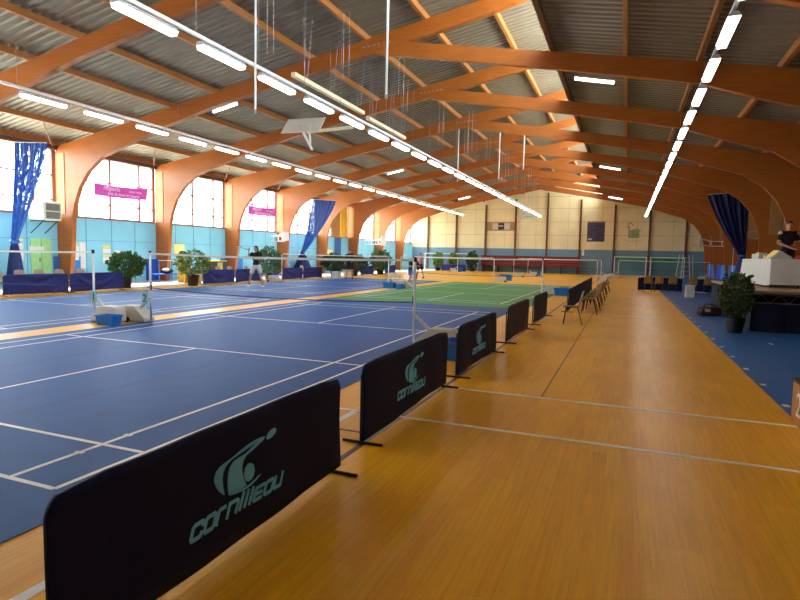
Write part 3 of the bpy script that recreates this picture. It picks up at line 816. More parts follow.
curtain('blue net divider curtain gathered beside the heater', hx(-15.95), hx(-14.35), hy(10.45), (hz(5.13), hz(5.02)), hx(-16.25), hz(1.8), .45, 'curtain_blue')
curtain('blue divider curtain gathered between two purple banners and the shrub', hx(-15.6), hx(-13.85), hy(29.3), (hz(5.07), hz(4.95)), hx(-16.35), hz(1.62), .85, 'curtain_mid')
curtain('dark navy divider curtain gathered above the white clothed table', hx(7.0), hx(8.75), hy(28.6), (hz(4.85), hz(4.95)), hx(8.65), hz(1.9), .5, 'curtain_navy')

# ------------------------------------------------------------------ things on the left wall
def banner(label, y0, y1, z0, z1, skew):
    r = thing('advertising_banner', label, 'banner', (XL+.1, hy((y0+y1)/2), hz((z0+z1)/2)), 0, 'purple banners on the windows')
    L = S*(y1-y0); Hh = S*(z1-z0)
    def f(sg): return lambda a, b: (.03*sin(5*a+3*b)+sg, (a-.5)*L, (b-.5)*Hh*(1-.25*abs(sin(2.2*a))*0)+skew*(a-.5)+.04*sin(pi*a)*(-1))
    sh = MB(); sh.grid(20, 4, f(.004)); sh.grid(20, 4, f(-.004)); pn = sh.build('banner_cloth', 'magenta', r, smooth=True)
    text_mesh('banner_lettering', 'rtSports', Hh*.5, 'banner_text', pn, (.055, -L*.2, Hh*.12), (pi/2, 0, pi/2), .004)
    text_mesh('banner_lettering', 'pour tous', Hh*.34, 'banner_text', pn, (.055, L*.25, Hh*.1), (pi/2, 0, pi/2), .004)
    text_mesh('banner_lettering', 'plus de tous les sports', Hh*.36, 'banner_text', pn, (.055, L*.02, -Hh*.27), (pi/2, 0, pi/2), .004)
banner('purple advertising banner tied on the window right of the first column', 14.3, 17.05, 3.83, 4.33, .05)
banner('purple advertising banner on the window before the second curtain', 24.35, 27.1, 3.8, 4.3, .05)
hr = thing('wall_heater', 'white wall heater with grey grilles beside the blue curtain', 'heater', H(-16.5, 11.87, 2.94))
MB().box((0, 0, 0), (.9, .78, .76)).build('case', 'heater_white', hr, bevel=.02)
for z in (-.165, .165):
    g_ = MB()
    for k in range(9): g_.box((.46, .03, z+.12-.03*k), (.015, .56, .016))
    g_.box((.451, .03, z), (.01, .6, .27)); g_.build('grille', 'heater_grille', hr)
for q in (-.3, .3):
    MB().bar((-.45, q, -.4), (.4, q, -.4), .04, .04).bar((-.45, q, -.9), (.3, q, -.41), .03, .03).build('bracket', 'steel_dark', hr)
def sheet(label, y0, y1, z0, z1, mat='paper', name='paper_notice', cat='notice', x=.012, group='paper notices on the window wall'):
    o = MB().bb((0, hy(y0)-hy((y0+y1)/2), -S*(z1-z0)/2), (.006, hy(y1)-hy((y0+y1)/2), S*(z1-z0)/2)).build(name, mat)
    o.location = (XL+x, hy((y0+y1)/2), hz((z0+z1)/2)); tag(o, label, cat, group); return o
dr = thing('door_1', 'pale green double door in the window wall', None, (XL, hy(12.02), 0)); dr['kind'] = 'structure'
for q in (-1, 1): st(MB().bb((0, q*.02 if q > 0 else -.44, 0), (.05, .44 if q > 0 else -.02, hz(1.94))).build('door_leaf', 'door_green', dr))
st(MB().bb((.05, -.1, 1.0), (.09, -.06, 1.16)).build('door_handle', 'grey_metal', dr))
sheet('yellow notice high beside the gathered curtain', 11.0, 11.36, 1.82, 1.93, 'paper_yellow'); sheet('white notice under the yellow one beside the curtain', 11.0, 11.36, 1.52, 1.75)
sheet('pale notice at waist height left of the green door', 11.02, 11.36, 1.12, 1.45); sheet('wide white notice across the green door', 11.55, 12.12, 1.5, 1.65, x=.06)
sheet('yellow label on the first column above a white sheet', 12.88, 13.22, 1.73, 1.83, 'paper_yellow', x=.5); sheet('white sheet on the first column below the yellow label', 12.9, 13.26, 1.14, 1.68, x=.5)
sheet('white sheet just right of the first column', 13.38, 13.6, 1.28, 1.69); sheet('tall narrow white sheet right of the first column', 13.64, 13.9, .8, 1.85)
sheet('upper yellow notice above the shrub', 14.7, 15.1, 1.64, 1.76, 'paper_yellow'); sheet('upper white notice above the shrub', 14.7, 15.1, 1.43, 1.62)
sheet('lower yellow notice above the shrub', 14.7, 15.1, 1.28, 1.36, 'paper_yellow'); sheet('lower white notice above the shrub', 14.7, 15.1, 1.0, 1.26)
sheet('pale sheet above the top of the shrub beside the net number one', 15.3, 15.6, 1.05, 1.55)
sheet('square golden notice board above the mustard stand', 18.72, 19.42, 1.41, 1.91, 'paper_gold', 'notice_board', 'notice board', group=None)
sheet('large pale panel leaning by the fifth column', 33.4, 34.6, 1.15, 1.9, 'paper_gold', 'notice_board', 'notice board', group=None)
def pad(label, y0, y1, z0, z1, m1, m2):
    r = thing('wall_pad', label, 'wall pad', (XL+.06, hy((y0+y1)/2), 0), 0, 'blue foam pads on the window wall')
    a = hy(y0)-hy((y0+y1)/2); b = -a
    MB().bb((-.05, a, .0), (.06, 0, hz(z1))).build('pad_half', m1, r, bevel=.01); MB().bb((-.05, 0.01, .0), (.06, b, hz(z1))).build('pad_half', m2, r, bevel=.01)
pad('blue foam pad below the first column beside the green door', 12.5, 13.6, .5, 1.28, 'pad_slate', 'pad_light')
pad('two-tone blue foam pad behind the equipment rack', 17.0, 18.4, .5, 1.18, 'pad_blue', 'pad_light')
pad('two-tone blue foam pad behind the player in white shorts', 22.1, 23.9, .5, 1.2, 'pad_blue', 'pad_light')
pad('blue foam pad right of the player in white shorts', 26.7, 28.5, .5, 1.18, 'pad_blue', 'pad_light')
pad('blue foam pad below the far corner windows', 37.6, 39.4, .5, 1.25, 'pad_slate', 'pad_light')
# rack, bag, mustard stand, cabinet, white boxes behind the barriers
rk = thing('equipment_rack', 'low white-railed rack against blue pads behind the number 2 post', 'rack', (-17.2, 18.4, 0))
for sx in (-.25, .25):
    for sy in (-.65, .65): MB().tube([(sx, sy, 0), (sx, sy, 1.15)], .02, 6).build('leg', 'pad_slate', rk)
MB().bb((-.27, -.68, .42), (.27, .68, .46)).build('shelf', 'pad_blue', rk)
MB().tube([(.25, -.68, 1.1), (.25, .68, 1.1)], .018, 6).build('rail', 'white_metal', rk)
bg = thing('sports_bag', 'small black and white bag lying on the rack shelf', 'bag', (-17.15, 18.45, .46))
MB().ell((0, 0, .13), (.17, .38, .14)).build('bag_body', 'bag_black', bg, smooth=True); MB().ell((.1, -.18, .19), (.1, .2, .08)).build('bag_flap', 'bag_white', bg, smooth=True)
ms = thing('umpire_stand', 'mustard yellow upright stand behind the airy plant', 'stand', (-16.6, 19.0, 0))
MB().bb((-.22, -.2, 0), (-.16, .2, 1.35)).bb((.16, -.2, 0), (.22, .2, 1.0)).build('side_frame', 'mustard', ms); MB().bb((-.22, -.22, .55), (.25, .22, .6)).build('step', 'mustard', ms); MB().bb((-.2, -.18, .6), (-.14, .18, 1.5)).build('backrest', 'mustard', ms); MB().ell((-.1, 0, 1.48), (.14, .2, .1)).build('dark_top', 'bag_black', ms, smooth=True)
gc = thing('storage_cabinet', 'grey cabinet with a yellow label behind the swagged barrier', 'cabinet', (-16.9, 21.3, 0))
MB().bb((-.35, -.75, 0), (.35, .75, 1.05)).build('body', 'cabinet_grey', gc, bevel=.015); MB().bb((-.38, -.78, 1.05), (.38, .78, 1.11)).build('top', 'paper_yellow', gc); MB().bb((.35, .05, .6), (.36, .45, 1.0)).build('yellow_label', 'paper_yellow', gc)
for loc, lab in (((-13.7, 29.2, 0), 'white square box beside the round dark shrub'), ((-14.6, 32.5, 0), 'white square box beside the player in black'), ((-15.9, 18.9, 0), 'gold square box under the mustard stand')):
    q = thing('storage_box', lab, 'box', loc)
    MB().bb((-.22, -.22, 0), (.22, .22, .42)).build('body', 'paper_gold' if 'gold' in lab else 'pot_white', q, bevel=.01); MB().bb((-.24, -.24, .42), (.24, .24, .46)).build('lid', 'paper_gold' if 'gold' in lab else 'pot_white', q)

# ------------------------------------------------------------------ far wall things
YF = Y1-.25
tr = thing('folded_tribune', 'dark red folded tribune with a slatted front below the cream wall', 'tribune', (hx(-5.0), YF-.45, 0))
hw = S*4.55
for k in range(4):
    MB().bb((-hw, -.35+.05*k, hz(.8)+.272*k), (hw, .3, hz(.8)+.272*k+.25)).build('bench_front', 'tribune_red', tr)
for k in range(7):
    x = -hw+.2+k*(2*hw-.4)/6; MB().bb((x-.05, -.25, 0), (x+.05, .25, hz(.8))).build('leg', 'tribune_leg', tr)
def goal(label, x0, x1, h, y, netmat, group):
    r = thing('handball_goal', label, 'goal', ((x0+x1)/2, y, 0), 0, group)
    a = (x1-x0)/2
    for sx in (-a, a): MB().bb((sx-.04, -.04, 0), (sx+.04, .04, h)).build('goalpost', 'white_metal', r)
    MB().bb((-a, -.04, h-.08), (a, .04, h)).build('crossbar', 'white_metal', r)
    MB().bar((-a, 0, .04), (-a, .8, .04), .04, .04).bar((a, 0, .04), (a, .8, .04), .04, .04).bar((-a, .8, .04), (a, .8, .04), .04, .04).build('ground_frame', 'white_metal', r)
    n = MB(); k = int(2*a/.12)
    dpt = lambda b: .8-.55*b
    for i in range(k+1):
        x = -a+2*a*i/k; n.tube([(x, dpt(0), .04), (x, dpt(1), h-.05), (x, 0, h-.03)], .005, 3, False)
    for j in range(int(h/.12)):
        b = j*.12/h; n.tube([(-a, 0, b*h), (-a, dpt(b), b*h), (a, dpt(b), b*h), (a, 0, b*h)], .005, 3, False)
    n.build('goal_net', netmat, r)
    if netmat == 'goal_net_green':
        n = MB(); n.grid(14, 4, lambda u, v: (-a+2*a*u, .05+.06*sin(12*u), h-.06-v*(.35+.1*sin(5*u)))); n.build('bunched_net', 'goal_net_green', r)
        c = MB()
        for i in range(10): c.box((-a+.2+(2*a-.4)*i/9, -.05, h-.02), (.1, .05, .07))
        c.build('net_clip', 'paint_white', r)
goal('white goal frame beside the window corner of the far wall', hx(-15.1), hx(-12.35), hz(1.86), YF-1.3, 'netting', 'goals stored along the far wall')
goal('white goal frame between the corner goal and the red tribune', hx(-12.2), hx(-9.75), hz(1.88), YF-1.3, 'netting', 'goals stored along the far wall')
goal('white goal with green net beneath the faint wall drawing', hx(2.5), hx(5.05), hz(1.88), YF-1.3, 'goal_net_green', 'goals stored along the far wall')
goal('white goal with green net next to the white ladder', hx(5.4), hx(8.0), hz(1.88), YF-1.3, 'goal_net_green', 'goals stored along the far wall')
sb = thing('scoreboard', 'tan scoreboard with two light squares on the cream far wall', 'scoreboard', (hx(-7.9), Y1-.06, hz(4.55)))
MB().box((0, 0, 0), (S*2.7, .1, S*.82)).build('casing', 'score_tan', sb)
MB().box((-.6, -.06, 0), (.62, .04, .66)).build('score_panel', 'score_light', sb); MB().box((.68, -.06, 0), (.62, .04, .66)).build('score_panel', 'score_light', sb)
MB().box((.04, -.06, 0), (.64, .04, .7)).build('clock_panel', 'score_dark', sb); MB().box((0, -.085, .04), (.5, .015, .1)).build('time_strip', 'score_light', sb)
po = thing('wall_poster', 'dark blue framed poster on the cream far wall', 'poster', (hx(.78), Y1-.03, hz(4.1)))
MB().box((0, 0, 0), (S*1.5, .04, S*1.82)).build('print', 'poster_dark', po); MB().box((-.55, -.025, -.78), (.4, .01, .16)).build('corner_label', 'poster_pale', po); MB().box((0, -.022, .95), (S*1.5, .012, .08)).build('top_strip', 'score_tan', po)
mu = thing('wall_drawing', 'faint green and red drawing on the cream far wall', 'drawing', (hx(3.85), Y1-.02, hz(4.2)))
MB().box((.12, 0, -.35), (1.0, .012, .75)).build('green_patch', 'mural_green', mu)
sw = MB().tube([(-.3+.35*cos(a)*(1-.1*k), -.012, .45+.3*sin(a)) for k, a in enumerate([i*.55 for i in range(12)])], .035, 5).build('red_swirl', 'mural_red', mu)
MB().tube([(.0, -.01, .05), (.35, -.01, .2), (.55, -.01, .0), (.7, -.01, .1)], .02, 5).build('ink_stroke', 'mural_ink', mu)
dk = MB()
for k in range(7): dk.box((-.6+.22*k, -.005, -.95-.06*(k % 3)), (.06, .01, .08))
dk.build('ink_dots', 'mural_ink', mu)
lg = thing('wall_sign', 'pale rectangular sign on the far wall behind the ridge light row', 'sign', (hx(-5.4), Y1-.02, hz(5.6)))
MB().box((0, 0, 0), (S*1.35, .03, S*.78)).build('board', 'logo_board', lg)
q = MB(); q.tube([(-.45+.12*cos(a), -.02, .12+.1*sin(a)) for a in [i*.6 for i in range(8)]], .02, 5)
for k in range(6): q.box((-.3+.15*k, -.02, -.12), (.1, .012, .05))
q.build('sign_marks', 'mural_ink', lg)
sp = thing('fuse_box', 'small white vertical box on the blue far wall beside the post', 'switch box', (hx(-.26), Y1-.05, hz(2.2)))
MB().box((0, 0, 0), (.24, .1, .68)).build('box_body', 'paint_white', sp); MB().box((0, -.055, .1), (.16, .01, .2)).build('cover', 'heater_white', sp)
# ladder
ld = thing('step_ladder', 'white step ladder before the far wall beside the blue mats', 'ladder', (hx(7.55), 49.5, 0))
for sx in (-.35, .35):
    MB().bar((sx, -.45, 0), (sx*.6, -.02, 2.1), .05, .05).build('leg', 'white_metal', ld); MB().bar((sx*1.9, .45, 0), (sx*1.4, .02, 2.1), .05, .05).build('leg', 'white_metal', ld)
for k in range(5): MB().bb((-.3, -.42+.08*k, .35+.38*k), (.3, -.22+.08*k, .38+.38*k)).build('step', 'white_metal', ld)
# bright blue mats on the right wall
for k in range(6):
    y = hy(33.6)+k*2.52
    o = MB().bb((XR-.62, y, 0), (XR-.42, y+2.4, 1.36)).build('gym_mat', 'pad_blue' if k % 2 else 'pad_light', None, bevel=.03)
    tag(o, 'bright blue upright gym mat, %s along the dark side wall from the table' % ('first', 'second', 'third', 'fourth', 'fifth', 'sixth')[k], 'gym mat', 'upright gym mats on the side wall')

# ------------------------------------------------------------------ basketball goals
def hoop(label, tip, wall_x, zc, side, board_w=1.2, board_h=.9, black=False):
    r = thing('basketball_goal', label, 'basketball goal', tip)
    d = side
    MB().box((0, 0, 0), (.05, board_w, board_h)).build('backboard', 'white_metal' if not black else 'grey_metal', r, bevel=.01)
    n = MB(); n.tube([(-d*(.35+.22*cos(a)), .22*sin(a), -.3) for a in [i*2*pi/14 for i in range(15)]], .012, 5, False).build('rim', 'rim_orange', r)
    L = abs(wall_x-tip[0])-.05
    for q in (-.3, .3):
        for z0, z1 in ((.25, .02), (-.25, -.35)):
            MB().tube([(d*.02, q, z0), (d*L*.4, q, z1), (d*L, q, z1)], .03, 6).build('arm', 'white_metal', r)
    for e, q in ((.4, -.3), (.4, .3), (.8, -.3), (.8, .3)):
        MB().bar((d*L*e, q, .02), (d*L*e, q, -.35), .05, .05).build('brace', 'white_metal', r)
hoop('white wall-mounted basketball goal in front of the navy curtain', H(8.35, 30, 3.12), XR, 0, 1)
hoop('white wall-mounted basketball goal near the far end of the dark side', H(8.2, 42, 3.0), XR, 0, 1, black=True)
hoop('small white wall-mounted basketball goal below the far windows', H(-15.4, 40.5, 2.75), XL, 0, -1)
hoop('small white wall-mounted basketball goal under the second purple banner', H(-16.1, 27.0, 2.6), XL, 0, -1, .8, .6)
# ceiling goal folded up
cg = thing('folding_basketball_goal', 'white basketball board folded up under the roof on a cream arm', 'basketball goal', (0, 0, 0))
A, B_, Cc, D = Vector((-10.55, 18.23, 6.69)), Vector((-10.11, 18.46, 7.31)), Vector((-8.86, 18.98, 7.47)), Vector((-9.08, 18.83, 6.78))
ctr = (A+B_+Cc+D)/4
ex = (D-A).normalized(); ex.z *= .3; ex.y *= .35; ex.normalize(); ey = Vector((.12, .72, .68)).normalized(); ez = ex.cross(ey).normalized(); ey = ez.cross(ex)
Rm = Matrix((ex, ey, ez)).transposed()
MB().box(ctr, (1.75, 1.1, .03), Rm).build('backboard', 'board_acrylic', cg)
ln = MB()
for dx, dy, w_, h_ in ((0, -.32, .6, .02), (0, .1, .6, .02), (-.3, -.11, .02, .42), (.3, -.11, .02, .42)): ln.box(ctr+Rm @ Vector((dx, dy, -.03)), (w_, h_, .01), Rm)
ln.build('target_lines', 'mural_ink', cg)
ln = MB(); ln.tube([ctr+Rm @ Vector((.22*cos(a), -.4+.05*sin(a), -.26-.2*sin(a))) for a in [i*2*pi/14 for i in range(15)]], .014, 5, False).build('rim', 'rim_orange', cg)
Ae = Vector((-7.62, 19.3, 7.0)); As = ctr+Rm @ Vector((.3, -.3, .12)); As.z -= .25
MB().bar(As, Ae, .12, .12).build('arm', 'cream_metal', cg)
MB().bar(As+Vector((-.4, 0, .35)), As+Vector((.25, 0, -.75)), .08, .08).bar(As+Vector((.1, 0, .25)), As+Vector((.15, 0, -.55)), .06, .06).bar(As, ctr, .06, .06).build('hinge_frame', 'white_metal', cg)
for q in ((-.2, 0), (.25, .1)): MB().tube([ctr+Vector((q[0], q[1], .3)), ctr+Vector((q[0]-.2, q[1], 2.0))], .012, 5).build('hanging_cable', 'grey_metal', cg)
for ya, yb, xx in ((11.3, 15.8, -5.45), (16.5, 20.2, -5.6)):
    cb_ = thing('ceiling_beam_track', 'cream steel track hung from cables %s' % ('before the folded basketball board' if ya < 12 else 'beyond the folded basketball arm'), 'track', (xx, ya, 6.6))
    MB().bb((-.07, 0, -.06), (.07, yb-ya, .06)).build('beam', 'cream_metal', cb_)
    for t in (.15, .5, .93):
        for q in (-.05, .05): MB().tube([(q, (yb-ya)*t, .1), (q*3, (yb-ya)*t+.1, hz(LT(-4.6))-6.6)], .009, 5).build('suspension_cable', 'grey_metal', cb_)
# hanging poles
for k, (x, y, z0, z1, lab, rr) in enumerate(((-4.1, 7.75, 4.62, 8.3, 'white hanging pole crossing the nearest visible rafter bay', .022), (-1.5, 8.83, 5.0, 8.9, 'white hanging pole in front of the first rafter joint', .028), (-5.15, 26.85, 5.62, 8.4, 'white hanging pole below the third rafter joint', .03),
        (-1.9, 28.2, 6.3, 8.6, 'white hanging pole between the right-hand rafters', .03), (-3.1, 27.65, 5.75, 8.6, 'white hanging pole beside the ridge light row', .03))):
    p_ = thing('hanging_pole', lab, 'pole', (x, y, z0), 0, 'poles hanging from the roof')
    MB().tube([(0, 0, 0), (0, 0, z1-z0)], rr, 8).build('pole', 'white_metal', p_); MB().tube([(0, 0, -.03), (0, 0, .05)], rr*1.3, 8).build('end_cap', 'grey_metal', p_)
wires = []
for k in range(14):
    x = -4.6+.5*(k % 3); y = 9+2.9*k
    if y > 52: break
    wires.append((x, y, 6.3+.25*(k % 4)))
for k, (x, y, z0) in enumerate(wires):
    ro = MB()
    for q in (-.09, .09): ro.tube([(q, 0, 0), (q, 0, hz(LT(x*.9))-z0-.35)], .0045, 5)
    o = ro.build('hanging_cable', 'white_metal'); o.location = (x, y, z0)
    tag(o, 'thin pale double cable hanging from the roof beside the ridge light row', 'cable', 'cables hanging along the roof ridge')

# ------------------------------------------------------------------ stage, table, plant side
sg = thing('stage_platform', 'raised stage with navy skirt and truss along the dark side', 'stage', (0, 0, 0))
sx0, sx1, sy0, sy1 = 6.24, XR-.75, 12.62, 19.5
MB().bb((sx0, sy0, .9), (sx1, sy1, .97)).build('deck', 'stage_top', sg)
def skirt(a, b):
    L = sx1-sx0; 
    return (sx0+L*a, sy0+.03+.025*sin(a*38)+.012*sin(a*71), .012+(.62+.03*sin(a*9))*b)
MB().grid(90, 6, skirt).build('skirt', 'skirt_navy', sg, smooth=True)
MB().grid(60, 6, lambda a, b: (sx0+.03+.025*sin(a*60), sy0+.05+(sy1-sy0-.1)*a, .012+.86*b)).build('skirt', 'skirt_navy', sg, smooth=True)
MB().grid(60, 4, lambda a, b: (sx0+.1+(sx1-sx0-.2)*a, sy0+1.0+.02*sin(a*60), .012+.86*b)).build('skirt', 'skirt_navy', sg, smooth=True)  # inner dark sheet, added to stand in for the shade under the deck
trs = MB()
for z in (.68, .87): trs.tube([(sx0+.02, sy0+.12, z), (sx1, sy0+.12, z)], .016, 6)
n = 10
for k in range(n):
    xa = sx0+.02+(sx1-sx0-.02)*k/n; xb = sx0+.02+(sx1-sx0-.02)*(k+1)/n; xm = (xa+xb)/2
    trs.tube([(xa, sy0+.12, .68), (xm, sy0+.12, .87)], .01, 5); trs.tube([(xm, sy0+.12, .87), (xb, sy0+.12, .68)], .01, 5)
trs.build('truss', 'grey_metal', sg)
for x in (sx0+.1, sx1-.1):
    for y in (sy0+.25, sy1-.25): MB().tube([(x, y, .01), (x, y, .9)], .03, 8).build('leg', 'steel_dark', sg)
tb = thing('folding_table', 'table on the stage hidden under a white cloth', 'table', (7.32, 16.4, .97))
MB().bb((-.36, -1.9, .71), (.36, 1.9, .74)).build('tabletop', 'stage_top', tb)
for x in (-.3, .3):
    for y in (-1.7, 1.7): MB().tube([(x, y, 0), (x, y, .71)], .018, 6).build('leg', 'steel_dark', tb)
cl = MB()
a0, b0 = .385, 1.925
per = []
def corner(u):
    # walk the rectangle perimeter
    P = [(-a0, -b0), (a0, -b0), (a0, b0), (-a0, b0)]; Ls = [2*a0, 2*b0, 2*a0, 2*b0]; T = sum(Ls); s = u*T
    for i in range(4):
        if s <= Ls[i] or i == 3:
            t = s/Ls[i]; p, q = P[i], P[(i+1) % 4]; return (p[0]+(q[0]-p[0])*t, p[1]+(q[1]-p[1])*t, i)
        s -= Ls[i]
def cf(u, v):
    x, y, i = corner(u % 1.0); nx, ny = [(0,-1),(1,0),(0,1),(-1,0)][i]
    wv = (.012*sin(u*90)+.016*sin(u*41+1))*v
    drop = .7 if i else .66
    k = .05*v
    return (x+nx*(wv+k), y+ny*(wv+k), .752-drop*v)
cl.grid(120, 6, cf)
cl.add([(-a0, -b0, .753), (a0, -b0, .753), (a0, b0, .753), (-a0, b0, .753)], [(0,1,2,3)])
clo = cl.build('tablecloth', 'cloth_white'); clo.location = (7.32, 16.4, .97); tag(clo, 'white cloth draped over the stage table', 'tablecloth')
ztop = .97+.756
wb = thing('cardboard_box', 'low white box on the far end of the clothed table', 'box', (7.2, 17.05, ztop), .2)
MB().bb((-.16, -.25, 0), (.16, .25, .15)).build('body', 'box_white', wb, bevel=.006); MB().bb((-.1, -.1, .15), (.12, .12, .19)).build('yellow_packet', 'yellow_foil', wb, bevel=.01)
w2 = thing('cardboard_box', 'pale small box beside the low white box on the table', 'box', (7.3, 16.45, ztop), -.1)
MB().bb((-.14, -.18, 0), (.14, .18, .1)).build('body', 'box_white', w2, bevel=.006); MB().bb((-.14, -.01, .1), (.14, .01, .104)).build('tape_strip', 'heater_white', w2)
fo = thing('gift_bag', 'slanted white bag with shiny yellow top on the clothed table', 'bag', (7.2, 15.0, ztop), .15)
MB().prism([(-.02, 0), (.5, 0), (.52, .03), (.26, .2), (.2, .21)], lambda p: (p[0]-.26, -.22, p[1]), lambda p: (p[0]-.26, .22, p[1])).build('bag_body', 'box_white', fo, bevel=.012)
MB().add([(-.275, -.2, .012), (-.05, -.2, .222), (-.05, .2, .222), (-.275, .2, .012), (-.26, -.2, -.0), (-.04, -.2, .205), (-.04, .2, .205), (-.26, .2, 0)], [(0,1,2,3),(4,7,6,5),(0,4,5,1),(2,6,7,3),(1,5,6,2),(0,3,7,4)]).build('foil_top', 'yellow_foil', fo)
cp = thing('baseball_cap', 'red cap lying on the clothed table near the man', 'cap', (7.58, 14.62, ztop), .4)
prof = [(.001, .085), (.04, .08), (.08, .055), (.095, .02), (.098, 0)]
MB().lathe(prof[::-1], n=18).build('crown', 'red_cap', cp, smooth=True); MB().prism([(.07*cos(a)-.0, .09*sin(a)) for a in [-1.2+i*.24 for i in range(11)]][0:0]+[(-.05, .07), (-.16, .055), (-.19, 0), (-.16, -.055), (-.05, -.07)], lambda p: (p[0], p[1], .0), lambda p: (p[0], p[1], .012)).build('brim', 'red_cap', cp)
# podium box
pd = thing('podium_box', 'plywood podium box with a white numeral at the photo edge', 'podium', (5.6, 3.55, .006))
MB().bb((-.46, -.72, 0), (.46, .72, .42)).build('body', 'plywood', pd, bevel=.006); MB().bb((-.475, -.735, .42), (.475, .735, .445)).build('top', 'bag_black', pd)
text_mesh('numeral', '2', .34, 'paint_white', pd, (-.468, .45, .2), (pi/2, 0, -pi/2), .003)
# bag on the floor, low white box
b2 = thing('sports_bag', 'red and black sports bag lying on the blue floor by the plant', 'bag', (5.85, 16.35, .006), .4)
MB().prism([(-.3, .02), (.3, .02), (.33, .14), (.27, .25), (.1, .28), (-.12, .27), (-.28, .22), (-.32, .12)], lambda p: (p[0], -.15, p[1]), lambda p: (p[0], .15, p[1])).build('bag_body', 'bag_red', b2, bevel=.04); MB().ell((.14, .06, .14), (.2, .14, .16)).build('bag_pocket', 'bag_black', b2, smooth=True); MB().box((-.14, -.152, .17), (.16, .012, .09)).build('white_panel', 'bag_white', b2)
MB().tube([(-.2, 0, .24), (-.1, .02, .34), (.1, .02, .34), (.2, 0, .25)], .014, 6).build('handle', 'bag_black', b2)
b3 = thing('storage_box', 'low white box standing before the dark far barrier', 'box', (6.15, 25.3, .006))
MB().bb((-.18, -.2, 0), (.18, .2, .5)).build('body', 'box_white', b3, bevel=.01); MB().bb((-.2, -.22, .5), (.2, .22, .54)).build('lid', 'box_white', b3); MB().bar((.2, -.1, .26), (.62, -.1, .24), .02, .03).build('handle', 'white_metal', b3)
wp = thing('marker_post', 'thin white pole with a round foot before the blue mats', 'pole', (9.0, 33.6, .006))
MB().tube([(0, 0, 0), (0, 0, 2.6)], .018, 6).build('pole', 'white_metal', wp); MB().lathe([(.28, 0), (.28, .03), (.06, .16), (.02, .18)]).build('foot', 'white_metal', wp)

